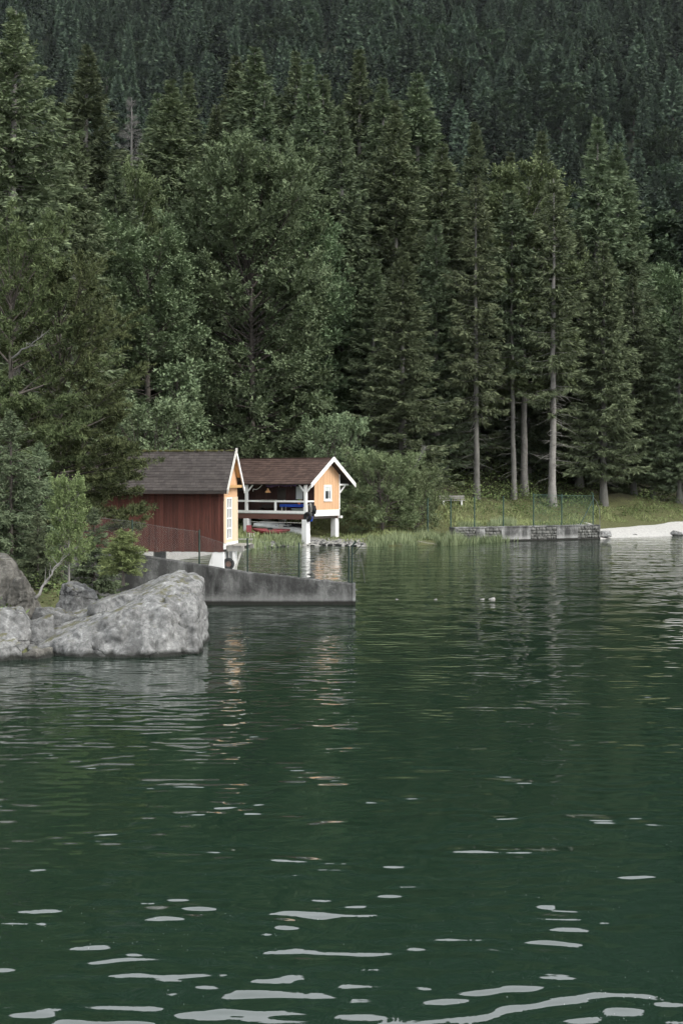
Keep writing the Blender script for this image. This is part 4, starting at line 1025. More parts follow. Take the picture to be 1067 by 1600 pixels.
    return dict(trunk=mesh_np('trunk', tv, tf, M[mats[0]], None, True), crown=mesh_np('crown', cv, cf, M[mats[1]], np.repeat(np.clip(np.concatenate(Tk), 0, 1), 4)), H=H, arr=(tv, tf, cv, cf, np.repeat(np.clip(np.concatenate(Tk), 0, 1), 4)))

def gen_broad(seed, H=30.0, R=9.0, cb=0.12, nl=60, nsec=9, nter=10, nlf=9, ll=0.2, lw=0.12, sl=0.75, mode='leaf', elo=0.0, ehi=1.25, tr=0.45, zc=0.5, mats=('bark_dark', 'beech'), stems=1, tilt=0.35, twig=True):
    rng = np.random.RandomState(seed); parts = []
    zz = np.linspace(0, 0.88 * H, 12); lim_ax = []
    for st in range(stems):
        wob = np.cumsum(rng.normal(0, 0.02 * H / 12, (12, 2)), 0)
        if stems > 1:
            A_ = st * 6.283 / stems; wob = wob + np.c_[np.cos(A_), np.sin(A_)] * (zz / H * R * 0.45)[:, None]
        P = np.c_[wob, zz]; P[0, 2] = -0.5; Rr = tr / math.sqrt(stems) * (1 - zz / H) ** 0.9 + 0.01; Rr[0] *= 1.35
        parts.append(polytube(P, Rr)); lim_ax.append(P)
    st_i = rng.randint(0, stems, nl)
    u = np.sort(rng.uniform(0, 1, nl)); z0 = H * (cb + (0.86 - cb) * u)
    ax = np.stack([np.c_[np.interp(z0, zz, lim_ax[q][:, 0]), np.interp(z0, zz, lim_ax[q][:, 1]), z0] for q in range(stems)])[st_i, np.arange(nl)]
    az = np.arange(nl) * 2.399963 + rng.normal(0, 0.4, nl)
    el = elo + (ehi - elo) * u ** 1.3 + rng.normal(0, 0.12, nl)
    # reach of the crown at that height
    zn = (z0 / H + 0.10 - zc) / (1.02 - zc if True else 1); zn = np.where(z0 / H + 0.10 < zc, (z0 / H + 0.1 - zc) / (zc + 0.12), zn)
    env = R * np.sqrt(np.clip(1 - zn ** 2, 0.06, 1)) * (1 + 0.22 * vnoise(np.c_[np.cos(az) * 1.2, np.sin(az) * 1.2, z0 / H * 4], seed))
    ln = np.clip(env / np.maximum(np.cos(el), 0.45), 0.1 * R, 1.25 * R) * rng.uniform(0.72, 1.05, nl)
    ln = np.minimum(ln, np.where(el > 0.8, (H * 1.02 - z0) / np.maximum(np.sin(el), 0.3), 9e9))
    ln = np.maximum(ln, 0.06 * H)
    h = np.c_[np.cos(az), np.sin(az), 0 * az]
    up = rng.uniform(-0.05, 0.16, nl)
    def pt(i, s): return ax[i] + h[i] * (ln[i] * s * np.cos(el[i]))[:, None] + np.c_[0 * s, 0 * s, ln[i] * (np.sin(el[i]) * s + up[i] * s * s)]
    def tg_(i, s): return norm(h[i] * np.cos(el[i])[:, None] + np.c_[0 * s, 0 * s, np.sin(el[i]) + 2 * up[i] * s])
    a0 = np.arange(nl)
    for s0, s1 in ((0, 0.35), (0.35, 0.7), (0.7, 1.0)):
        rr = lambda s: (0.002 + 0.0105 * ln) * (1.05 - s) + 0.003
        parts.append(seg_tubes(pt(a0, np.full(nl, s0)), pt(a0, np.full(nl, s1)), rr(s0), rr(s1), 5))
    si = np.repeat(a0, nsec); ss = 0.2 + 0.8 * rng.uniform(0, 1, len(si)) ** 0.65; sp = pt(si, ss); sdir = tg_(si, ss)
    side = norm(np.cross(sdir, np.array([0, 0, 1.0]))) * rng.choice([-1, 1], len(si))[:, None]
    sD = norm(sdir * rng.uniform(0.5, 1.1, len(si))[:, None] + side * rng.uniform(0.3, 1.0, len(si))[:, None] + rng.normal(0, 0.18, (len(si), 3)))
    sL = ln[si] * rng.uniform(0.2, 0.42, len(si)) * (1.15 - 0.6 * ss) + 0.2
    if twig: parts.append(seg_tubes(sp, sp + sD * sL[:, None], 0.006 + 0.008 * sL, np.full(len(si), 0.004), 3))
    tv, tf = join(parts)
    ti = np.repeat(np.arange(len(si)), nter); n = len(ti); ts = rng.uniform(0.1, 1.0, n)
    tp = sp[ti] + sD[ti] * (sL[ti] * ts)[:, None]
    tD = norm(sD[ti] * 0.9 + rng.normal(0, 0.42, (n, 3)) + np.array([0, 0, 0.08]))
    tn_s = np.clip(0.2 + 0.35 * rng.uniform(0, 1, len(si))[ti] + 0.35 * rng.uniform(0, 1, n), 0, 1)
    li = np.repeat(np.arange(n), nlf); m = len(li)
    if mode == 'leaf':
        nrm = norm(np.array([0, 0, 1.0]) + rng.normal(0, tilt, (n, 3)))
        q = rng.uniform(0, 1, m); sgn = rng.choice([-1, 1], m)[:, None]; sid = norm(np.cross(tD, nrm))[li]
        Pk = tp[li] + tD[li] * (q * sl)[:, None] + rng.normal(0, 0.03, (m, 3))
        Dk = norm(tD[li] * 0.7 + sid * sgn * 0.8 + rng.normal(0, 0.25, (m, 3)))
        cv, cf = tri_leaves(Pk, Dk, ll * 1.15 * rng.uniform(0.7, 1.25, m), lw * 1.3 * rng.uniform(0.75, 1.2, m), rng, norm(nrm[li] + rng.normal(0, 0.35, (m, 3))))
    else:
        Dk = norm(tD[li] * 0.55 + np.array([0, 0, 0.28]) + rng.normal(0, 0.6, (m, 3)))
        cv, cf = kites(tp[li] + rng.normal(0, 0.035, (m, 3)), Dk, ll * rng.uniform(0.7, 1.2, m), lw * rng.uniform(0.8, 1.2, m), rng)
    tint = np.repeat(np.clip(tn_s[li] + rng.uniform(-0.12, 0.12, m), 0, 1), len(cv) // m)
    return dict(trunk=mesh_np('trunk', tv, tf, M[mats[0]], None, True), crown=mesh_np('crown', cv, cf, M[mats[1]], tint), H=float(np.percentile(cv[:, 2], 99.6)), arr=(tv, tf, cv, cf, tint))

TV = {}
for i_, (sd_, R_, cb_, sh_) in enumerate(((11, 5.2, 1.5, 0.86), (12, 6.0, 2.0, 0.98), (13, 4.8, 2.0, 0.82), (14, 6.2, 1.0, 1.05), (15, 5.4, 4.5, 0.88), (16, 4.7, 1.0, 0.92))):
    TV['sp%d' % i_] = gen_spruce(sd_, R=R_, cb=cb_, shape=sh_)
TV['spl'] = gen_spruce(21, R=5.4, cb=1.0, shape=0.88, mats=('bark_spruce', 'spruce_light'))
TV['bare0'] = gen_spruce(31, H=32, R=2.6, cb=8.0, nbr=280, shape=0.55, dead=80, sparse=0.75, mats=('bark_spruce', 'spruce_light'), tr=0.26)
TV['bare1'] = gen_spruce(32, H=32, R=2.5, cb=13.0, nbr=260, shape=0.5, dead=60, tr=0.23)
TV['bare2'] = gen_spruce(33, H=32, R=2.8, cb=9.0, nbr=210, shape=0.6, dead=90, sparse=0.7, tr=0.30, mats=('bark_pale', 'spruce_light'))
TV['foot'] = gen_spruce(34, H=30, R=4.6, cb=3.5, nbr=460, shape=0.8, dead=45, tr=0.36, mats=('bark_spruce', 'spruce_light'))
TV['near'] = gen_spruce(41, H=29, R=4.2, cb=1.0, nbr=560, step=0.17, L0=0.46, wr=0.26, nbl=4, shape=0.7, dead=40, mats=('bark_pale', 'spruce_light'))
TV['young'] = gen_spruce(51, H=9, R=2.2, cb=0.3, nbr=230, step=0.12, L0=0.36, wr=0.26, nbl=4, shape=0.8, dead=6, mats=('bark_dark', 'spruce'), tr=0.08)
TV['deadspruce'] = gen_spruce(61, H=30, R=2.7, cb=4, nbr=260, step=0.22, L0=0.8, wr=0.045, nbl=3, mats=('dead_wood', 'dead_wood'), droop=0.5)
TV['beech0'] = gen_broad(71, H=31, R=9.6, cb=0.06, nl=170, nsec=11, nter=12, nlf=15, ll=0.30, lw=0.18, sl=1.05, elo=-0.05, ehi=1.2, zc=0.42)
TV['beech1'] = gen_broad(72, H=26, R=6.6, cb=0.08, nl=110, nsec=10, nter=10, nlf=15, ll=0.28, lw=0.17, sl=1.0, elo=-0.25, ehi=1.0, zc=0.35, tilt=0.2)
TV['beech2'] = gen_broad(73, H=28, R=5.2, cb=0.3, nl=80, nsec=9, nter=10, nlf=15, ll=0.27, lw=0.16, sl=0.95, elo=0.05, ehi=1.2, zc=0.6, mats=('bark_pale', 'beech_olive'), tr=0.36)
TV['pine0'] = gen_broad(81, H=17, R=5.0, cb=0.16, nl=80, nsec=12, nter=10, nlf=9, ll=0.28, lw=0.055, mode='tuft', elo=-0.12, ehi=1.0, zc=0.5, mats=('bark_dark', 'pine'), tr=0.24)
TV['pine1'] = gen_broad(82, H=17, R=4.2, cb=0.22, nl=70, nsec=12, nter=10, nlf=9, ll=0.28, lw=0.055, mode='tuft', elo=0.0, ehi=1.05, zc=0.6, mats=('bark_dark', 'pine'), tr=0.22)
TV['pine2'] = gen_broad(83, H=13, R=4.4, cb=0.5, nl=56, nsec=12, nter=9, nlf=9, ll=0.28, lw=0.055, mode='tuft', elo=-0.15, ehi=0.9, zc=0.68, mats=('bark_dark', 'pine'), tr=0.2)
TV['birch'] = gen_broad(91, H=4.0, R=1.05, cb=0.12, nl=56, nsec=8, nter=7, nlf=6, ll=0.085, lw=0.07, sl=0.25, elo=0.15, ehi=1.2, zc=0.4, mats=('bark_pale', 'birch'), tr=0.05, tilt=0.8)
TV['sapling'] = gen_broad(92, H=8.0, R=1.3, cb=0.1, nl=40, nsec=6, nter=6, nlf=6, ll=0.2, lw=0.13, sl=0.5, elo=0.1, ehi=1.1, zc=0.35, mats=('bark_dark', 'beech'), tr=0.07)
TV['bush'] = gen_broad(93, H=6.0, R=3.3, cb=0.03, nl=70, nsec=7, nter=8, nlf=9, ll=0.2, lw=0.075, sl=0.5, elo=-0.05, ehi=1.25, zc=0.42, mats=('bark_dark', 'willow'), tr=0.16, stems=5, tilt=0.7)
TV['bush3'] = gen_broad(95, H=5.0, R=3.4, cb=0.03, nl=50, nsec=7, nter=7, nlf=6, ll=0.2, lw=0.085, sl=0.55, elo=0.0, ehi=1.1, zc=0.4, mats=('bark_dark', 'willow'), tr=0.14, stems=4, tilt=0.6)
TV['bush2'] = gen_broad(94, H=6.0, R=3.0, cb=0.03, nl=50, nsec=7, nter=7, nlf=6, ll=0.2, lw=0.12, sl=0.55, elo=0.05, ehi=1.2, zc=0.35, mats=('bark_dark', 'beech'), tr=0.14, stems=3, tilt=0.4)
TV['shrubsp'] = gen_spruce(52, H=2.3, R=0.85, cb=0.1, nbr=170, step=0.05, L0=0.24, wr=0.26, nbl=4, shape=0.4, dead=3, mats=('bark_dark', 'shrub_leaf'), droop=0.15, tr=0.03)

def plant(kind, X, Y, H, ws=1.0, name='spruce_tree', label=None, cat='tree', group=None, rz=None, zoff=0.0, part='crown', tilt=(0, 0)):
    v = TV[kind]; z = float(ground_z([(X, Y)])[0]) + zoff; s_ = H / v['H']
    e = empty(name, (X, Y, z), 0, label, cat, group)
    e.rotation_euler = (tilt[0], tilt[1], ((round(X * 7) * 7919 + round(Y * 3) * 104729) % 628) / 100.0 if rz is None else rz)
    e.scale = (s_ * ws * (1.32 if kind[:2] == 'sp' else (1.15 if kind[:4] == 'bare' else 1.0)),) * 2 + (s_,)
    link('trunk', v['trunk'], e); link(part, v['crown'], e)
    return e
def plant_px(kind, px, Y, ytop, ybase=None, **kw):
    X = (px - 533.5) * Y / F; ztop = CAMZ - (ytop - HOR) * Y / F
    g = float(ground_z([(X, Y)])[0])
    if ybase is not None: kw['zoff'] = CAMZ - (ybase - HOR) * Y / F - g
    z = g + kw.get('zoff', 0.0)
    return plant(kind, X, Y, ztop - z, **kw)

G1 = 'trees of the lakeside forest'
for (kd, px, Y, yt, ws, nm, lab) in (
    ('near', 22, 80, 18, 1.3, 'spruce_tree', 'tallest spruce at the left edge, its top touching the upper left corner'),
    ('sp1', 138, 140, 72, 1.05, 'spruce_tree', 'dark broad spruce with pointed top right of the tallest left spruce'),
    ('spl', 118, 112, 208, 0.95, 'spruce_tree', 'green spruce standing in front of the dark broad spruce on the left'),
    ('sp0', 70, 120, 200, 0.95, 'spruce_tree', 'spruce half hidden between the left edge spruce and its green neighbour'),
    ('sp2', 178, 128, 255, 0.95, 'spruce_tree', 'spruce between the green left spruce and the olive rounded crown'),
    ('deadspruce', 205, 152, 152, 1.0, 'dead_spruce', 'bare grey dead spruce between the left spruces'),
    ('sp0', 246, 166, 148, 1.0, 'spruce_tree', 'dark spruce directly right of the bare grey dead spruce'),
    ('spl', 271, 146, 128, 1.1, 'spruce_tree', 'brownish sparse spruce rising behind the olive rounded crown'),
    ('sp3', 298, 172, 116, 0.9, 'spruce_tree', 'slim dark spruce top just right of the brownish sparse spruce'),
    ('sp1', 335, 165, 165, 0.9, 'spruce_tree', 'lower spruce left of the paired tops above the big beech'),
    ('sp0', 369, 176, 90, 0.95, 'spruce_tree', 'left one of the paired spruce tops above the big beech'),
    ('sp4', 398, 166, 78, 1.1, 'spruce_tree', 'right and taller one of the paired spruce tops above the big beech'),
    ('sp5', 417, 150, 130, 0.9, 'spruce_tree', 'spruce with visible trunk between the paired tops and the double top'),
    ('spl', 367, 140, 205, 0.9, 'spruce_tree', 'small spruce tip directly above the crown of the big beech'),
    ('sp3', 462, 166, 82, 0.85, 'spruce_tree', 'left spruce of the double top near the middle of the skyline'),
    ('sp5', 486, 160, 94, 0.9, 'spruce_tree', 'right spruce of the double top near the middle of the skyline'),
    ('sp0', 508, 172, 118, 0.9, 'spruce_tree', 'lower spruce right of the double top on the skyline'),
    ('sp1', 535, 145, 170, 0.9, 'spruce_tree', 'spruce between the big beech and the tallest middle spruce'),
    ('sp3', 564, 162, 80, 0.95, 'spruce_tree', 'tallest dark spruce right of the image middle'),
    ('sp5', 597, 154, 124, 0.95, 'spruce_tree', 'green spruce just right of the tallest middle spruce'),
    ('spl', 620, 150, 160, 0.9, 'spruce_tree', 'dense pale spruce between two taller tops right of the middle'),
    ('sp4', 652, 158, 118, 1.0, 'spruce_tree', 'pointed spruce at the right end of the high skyline'),
    ('spl', 691, 143, 228, 1.05, 'spruce_tree', 'feathery pale spruce where the skyline drops to the right'),
    ('sp1', 744, 192, 192, 0.9, 'spruce_tree', 'dark isolated spruce top behind the bare trunks'),
    ('sp0', 796, 186, 238, 0.9, 'spruce_tree', 'small dark spruce tip between the two isolated dark tops'),
    ('sp2', 844, 182, 208, 0.9, 'spruce_tree', 'second dark isolated top, left of the big right spruce'),
    ('sp3', 930, 150, 186, 0.95, 'spruce_tree', 'big spruce of the right group with the highest top there'),
    ('sp4', 962, 160, 226, 0.95, 'spruce_tree', 'spruce leaning close behind the big right spruce'),
    ('sp1', 985, 170, 330, 0.9, 'spruce_tree', 'lower spruce on the right flank of the big right spruce'),
    ('spl', 631, 127, 388, 1.15, 'spruce_tree', 'pale spruce branched to the ground behind the willow bush'),
    ('spl', 585, 138, 400, 1.0, 'spruce_tree', 'spruce squeezed between the big beech and the pale skirted spruce'),
    ('sp0', 683, 138, 345, 0.9, 'spruce_tree', 'spruce rising directly behind the wooden bench'),
    ('bare0', 744, 131, 283, 1.0, 'spruce_tree', 'spruce with grey trunk and hanging dead twigs right of the bench'),
    ('bare1', 803, 135, 300, 1.0, 'spruce_tree', 'thinnest bare trunk of the far bank, left of the thick speckled one'),
    ('bare2', 863, 134, 278, 1.05, 'spruce_tree', 'straight bare trunk standing alone between the speckled trunk and the right spruces'),
    ('foot', 943, 138.5, 378, 1.15, 'spruce_tree', 'spruce with short thick bare foot near the right end of the fence'),
    ('foot', 1020, 144, 528, 1.3, 'spruce_tree', 'small pale spruce near the right edge above the beach'),
    ('sp2', 1062, 142, 470, 1.0, 'spruce_tree', 'spruce cut by the right edge above the beach'),
    ('sp1', 905, 146, 360, 0.95, 'spruce_tree', 'dark spruce in the gap left of the thick footed spruce'),
    ('sp0', 990, 145, 430, 0.95, 'spruce_tree', 'dark spruce filling the gap left of the small pale right spruce'),
    ('beech0', 394, 128, 233, 0.92, 'beech_tree', 'huge round beech rising behind the two boathouses'),
    ('beech1', 232, 121, 345, 1.0, 'beech_tree', 'dark layered beech left of the huge round beech'),
    ('beech2', 207, 138, 262, 0.75, 'beech_tree', 'olive rounded crown left of the huge beech'),
    ('beech2', 818, 139, 262, 0.95, 'beech_tree', 'yellowish beech with thick speckled trunk among the right spruces'),
    ('beech1', 480, 140, 330, 0.8, 'beech_tree', 'beech crown just right of the huge round beech'),
    ('beech1', 1050, 172, 425, 1.0, 'beech_tree', 'leafy tree at the right edge below the hazy slope'),
    ('pine1', 14, 60, 330, 1.0, 'pine_tree', 'dark pine at the left edge with twisted bleached branches'),
    ('pine0', 92, 63, 405, 1.0, 'pine_tree', 'dark dense pine overhanging the roof of the red boathouse'),
    ('pine2', 128, 66, 630, 1.0, 'pine_tree', 'low pine crown hanging in front of the red boathouse roof'),
    ('young', 18, 52, 640, 1.15, 'spruce_tree', 'yellowish green young spruce at the left edge above the boulders'),
    ('young', 62, 55, 690, 1.0, 'spruce_tree', 'young spruce between the left edge and the small birch'),
    ('young', 148, 52, 792, 1.25, 'spruce_tree', 'dark low spruce between the small birch and the little yellowish spruce'),
    ('young', 60, 49, 800, 1.2, 'spruce_tree', 'low spruce branching over the tall brownish left boulder'),
    ('sapling', 279, 116, 568, 0.9, 'young_tree', 'slender pale sapling rising behind the red boathouse ridge'),
    ('bush2', 236, 108, 622, 0.95, 'leafy_bush', 'pale leafy bush behind the left part of the red boathouse roof'),
    ('bush2', 525, 119, 648, 0.8, 'leafy_bush', 'light green bush rising behind the ridge of the orange boathouse'),
    ('bush', 598, 114.5, 704, 0.95, 'willow_bush', 'large grey green willow bush right of the orange boathouse'),
    ('bush3', 650, 117, 718, 0.72, 'willow_bush', 'smaller willow bush between the large one and the bench'),
    ('bush2', 660, 121.5, 738, 0.6, 'leafy_bush', 'pale bush left of the wooden bench'),
    ('birch', 108, 46.5, 744, 0.8, 'birch_tree', 'small fresh green birch with white stem growing on the left rocks'),
    ('shrubsp', 193, 44.0, 828, 1.35, 'spruce_shrub', 'little yellowish spruce growing on top of the largest boulder')):
    cat = {'bush': 'bush', 'bush2': 'bush', 'bush3': 'bush', 'shrubsp': 'shrub'}.get(kd, 'tree')
    plant_px(kd, px, Y, yt, ws=ws, name=nm, label=lab, cat=cat, group=G1, part='foliage' if cat != 'tree' else 'crown', ybase={'birch': 906, 'shrubsp': 897}.get(kd))

# further spruces that fill the depth of the forest
SKYX = [0, 60, 130, 170, 200, 240, 300, 330, 370, 410, 450, 520, 560, 600, 650, 690, 720, 760, 830, 880, 930, 970, 1000, 1067]
SKYY = [40, 120, 100, 170, 190, 180, 150, 180, 120, 110, 120, 130, 110, 140, 150, 240, 270, 250, 260, 260, 230, 260, 400, 470]
rg = np.random.RandomState(77); cnt = 0
for i in range(64):
    px = -30 + 1130 * ((i * 0.618034) % 1.0); Y = 148 + 62 * ((i * 0.7548) % 1.0)
    yt = np.interp(px, SKYX, SKYY) + rg.uniform(70, 200)
    plant_px('sp%d' % (i % 6), px, Y, yt, ws=rg.uniform(0.9, 1.1), name='spruce_tree', label='dark spruce deep in the forest behind the front rows', group='spruces deep in the lakeside forest')

# dead branch leaning on the left bank, and dry twigs beside the willow
def twiggy(name, base, tip, r, n, label, seed):
    rr = random.Random(seed); e = empty(name, base, 0, label, 'branch'); b_ = Vector(base); d = Vector(tip) - b_
    pts = [d * t + Vector((rr.uniform(-.05, .05), rr.uniform(-.05, .05), rr.uniform(-.05, .05))) * (1 if 0 < t < 1 else 0) for t in np.linspace(0, 1, 7)]
    MB().tube(pts, [r * (1 - 0.8 * i / 6) for i in range(7)], 7).build('stem', M['dead_wood'], e, True)
    m = MB()
    for _ in range(n):
        t = rr.uniform(0.35, 1); p0 = d * t; q = d.normalized() * rr.uniform(.1, .6) + Vector((rr.uniform(-1, 1), rr.uniform(-1, 1), rr.uniform(-.3, .9))) * 0.55
        l_ = d.length * rr.uniform(.15, .4); m.tube([p0, p0 + q * l_ * .5, p0 + q * l_ + Vector((0, 0, rr.uniform(-.1, .2)))], [r * .3, r * .2, r * .06], 4, False)
    m.build('twigs', M['dead_wood'], e); return e
twiggy('dead_branch', tuple(at(56, 935, 43.2)), tuple(at(92, 880, 44.2)), 0.055, 10, 'bleached dead branch leaning over the left boulders', 3)
twiggy('dead_branch', tuple(at(20, 560, 57)), tuple(at(70, 522, 56)), 0.05, 12, 'pale twisted dead branch in the left edge pine', 5)
twiggy('dead_branch', tuple(at(640, 745, 117)), tuple(at(664, 698, 117)), 0.06, 40, 'dry bare branches above the willow bushes', 7)

# ------------------------------------------------------------------ the forest on the mountainside
HV = {'hs0': gen_spruce(301, H=28, R=3.7, cb=1.5, nbr=260, step=0.55, L0=1.7, wr=0.5, nbl=2, dead=0, shape=0.75, mats=('bark_dark', 'hill_leaf')),
      'hs1': gen_spruce(302, H=28, R=3.1, cb=4.0, nbr=260, step=0.55, L0=1.7, wr=0.5, nbl=2, dead=0, shape=0.6, mats=('bark_dark', 'hill_leaf')),
      'hs2': gen_spruce(303, H=28, R=4.4, cb=1.0, nbr=260, step=0.55, L0=1.7, wr=0.5, nbl=2, dead=0, shape=0.9, mats=('bark_dark', 'hill_leaf')),
      'hb0': gen_broad(304, H=20, R=6.0, cb=0.2, nl=44, nsec=7, nter=6, nlf=10, ll=0.62, lw=0.45, sl=1.3, elo=0.0, ehi=1.25, zc=0.5, mats=('bark_dark', 'hill_broad'), twig=False),
      'hb1': gen_broad(305, H=22, R=5.2, cb=0.2, nl=44, nsec=7, nter=6, nlf=10, ll=0.62, lw=0.45, sl=1.3, elo=0.1, ehi=1.25, zc=0.6, mats=('bark_dark', 'hill_broad'), twig=False)}
HM = {}
for kx, v in HV.items():
    tv, tf, cv, cf, tint = v['arr']
    HM[kx] = mesh_np('far_tree', np.vstack([tv, cv]), [tf, cf + len(tv)], [v['trunk'].materials[0], v['crown'].materials[0]], np.concatenate([np.full(len(tv), 0.3), tint]), False, np.concatenate([np.zeros(len(tf)), np.ones(len(cf))]))
rg = np.random.RandomState(5)
pts = []
Yc = 262.0
while Yc < 1500:
    sp_ = 13.5 if Yc < 1250 else 18
    half = 0.27 * Yc + 25 if Yc < 1250 else 0.33 * Yc
    n = int(2 * half / sp_); xs_ = (np.arange(n) + rg.uniform(-0.45, 0.45, n)) * sp_ - half + rg.uniform(0, sp_)
    pts.append(np.c_[xs_, Yc + rg.uniform(-4.5, 4.5, n)]); Yc += sp_
pts = np.vstack(pts)
clear = fbm(np.c_[pts / 60.0, np.zeros(len(pts))], 3, 91)
hz = hill_z(pts)
ppx = 533.5 + pts[:, 0] * F / pts[:, 1]; ppy = HOR - (hz - CAMZ) * F / pts[:, 1]
gap = (clear < -0.9) | (np.hypot((ppx - 735) / 22, (ppy - 55) / 26) < 1)
pts = pts[~gap]; hz = hz[~gap]; ppx = ppx[~gap]; ppy = ppy[~gap]
n = len(pts)
broad = rg.uniform(0, 1, n) < np.interp(pts[:, 1], [250, 600, 720, 900, 1500], [0.6, 0.55, 0.3, 0.1, 0.06])
kindv = np.where(broad, 3 + rg.randint(0, 2, n), rg.randint(0, 3, n))
sc = rg.uniform(0.95, 1.7, n) * np.where(rg.uniform(0, 1, n) < 0.2, 0.6, 1.0) * np.where(rg.uniform(0, 1, n) < 0.2, 1.3, 1.0); rot = rg.uniform(0, 6.283, n)
wsv = rg.uniform(1.0, 1.45, n)
top_y = ppy - np.where(broad, 20, 28) * sc * F / pts[:, 1]
skyl = np.interp(ppx, SKYX, SKYY)
vis = (top_y < skyl - 8) & (ppy > 6) & (ppx > -12) & (ppx < 1079)
order = np.where(vis)[0]; order = order[np.argsort(pts[order, 1] / sc[order])]
ind = order[:300]; mask = np.zeros(n, bool); mask[ind] = True
names = ['hs0', 'hs1', 'hs2', 'hb0', 'hb1']; src = {}
LABH = {0: 'hazy dark spruce on the forested mountainside', 1: 'hazy round leafy tree on the forested mountainside'}
for i in ind:
    kx = names[kindv[i]]; bl = int(kindv[i] >= 3)
    o_ = link('far_leafy_tree' if bl else 'far_spruce', HM[kx], None, (pts[i, 0], pts[i, 1], hz[i] - 0.5))
    o_.scale = (sc[i] * wsv[i], sc[i] * wsv[i], sc[i]); o_.rotation_euler = (0, 0, rot[i])
    tag(o_, LABH[bl], 'tree', 'leafy trees on the mountainside' if bl else 'spruces on the mountainside')
    src.setdefault(int(kindv[i]), o_)
# all the others: one wood
rest = np.where(~mask)[0]
me = bpy.data.meshes.new('mountain_wood')
me.vertices.add(len(rest)); me.vertices.foreach_set('co', np.c_[pts[rest], hz[rest] - 0.5].astype(np.float32).ravel())
for nm_, arr in (('kindv', kindv[rest]), ('rotz', rot[rest]), ('scl', sc[rest]), ('wid', wsv[rest])):
    a_ = me.attributes.new(nm_, 'FLOAT', 'POINT'); a_.data.foreach_set('value', np.asarray(arr, np.float32))
ob = link('mountain_wood', me); tag(ob, 'dense dark conifer wood covering the upper mountainside', 'forest', None, 'stuff')
ng = bpy.data.node_groups.new('wood', 'GeometryNodeTree')
ng.interface.new_socket('Geometry', in_out='INPUT', socket_type='NodeSocketGeometry'); ng.interface.new_socket('Geometry', in_out='OUTPUT', socket_type='NodeSocketGeometry')
gi = ng.nodes.new('NodeGroupInput'); go = ng.nodes.new('NodeGroupOutput'); jn = ng.nodes.new('GeometryNodeJoinGeometry')
def attr_node(nm_):
    q = ng.nodes.new('GeometryNodeInputNamedAttribute'); q.data_type = 'FLOAT'; q.inputs['Name'].default_value = nm_; return q.outputs['Attribute']
for kk, s_ob in src.items():
    inf = ng.nodes.new('GeometryNodeObjectInfo'); inf.transform_space = 'ORIGINAL'; inf.inputs['Object'].default_value = s_ob; inf.inputs['As Instance'].default_value = True
    iop = ng.nodes.new('GeometryNodeInstanceOnPoints'); cmp_ = ng.nodes.new('FunctionNodeCompare'); cmp_.data_type = 'FLOAT'; cmp_.operation = 'EQUAL'
    cmp_.inputs['Epsilon'].default_value = 0.1
    ng.links.new(attr_node('kindv'), cmp_.inputs[0]); cmp_.inputs[1].default_value = kk
    ng.links.new(gi.outputs[0], iop.inputs['Points']); ng.links.new(cmp_.outputs[0], iop.inputs['Selection']); ng.links.new(inf.outputs['Geometry'], iop.inputs['Instance'])
    cx = ng.nodes.new('ShaderNodeCombineXYZ'); ng.links.new(attr_node('rotz'), cx.inputs[2]); ng.links.new(cx.outputs[0], iop.inputs['Rotation'])
    cs = ng.nodes.new('ShaderNodeCombineXYZ'); mu = ng.nodes.new('ShaderNodeMath'); mu.operation = 'MULTIPLY'
    ng.links.new(attr_node('scl'), mu.inputs[0]); ng.links.new(attr_node('wid'), mu.inputs[1])
    ng.links.new(mu.outputs[0], cs.inputs[0]); ng.links.new(mu.outputs[0], cs.inputs[1]); ng.links.new(attr_node('scl'), cs.inputs[2]); ng.links.new(cs.outputs[0], iop.inputs['Scale'])
    ng.links.new(iop.outputs[0], jn.inputs[0])
ng.links.new(jn.outputs[0], go.inputs[0])
ob.modifiers.new('wood', 'NODES').node_group = ng
# pale crag in the clearing of the mountainside
rg = np.random.RandomState(8)
for i_, (px, py, w_) in enumerate(((733, 38, 5), (747, 58, 5), (724, 33, 3), (800, 40, 3.5), (768, 66, 3))):
    Yq = np.interp(py, [0, 40, 100, 240], [1210, 1160, 1085, 900])
    q = at(px, py, Yq); q[2] = float(hill_z([(q[0], q[1])])[0]) + 1
    rock('crag', q, simple_planes(w_, w_ * 0.8, w_ * 0.7, random.Random(400 + i_)), 4, 400 + i_, 1.2, 0.15, M['rock'], ['largest pale crag in the clearing high on the mountainside', 'crag below and right of the largest one on the mountainside', 'small crag left of the largest one on the mountainside', 'rightmost pale crag high on the mountainside', 'smallest crag between the rightmost and the lower one'][i_], None, (), 0.5, 'crags on the mountainside')

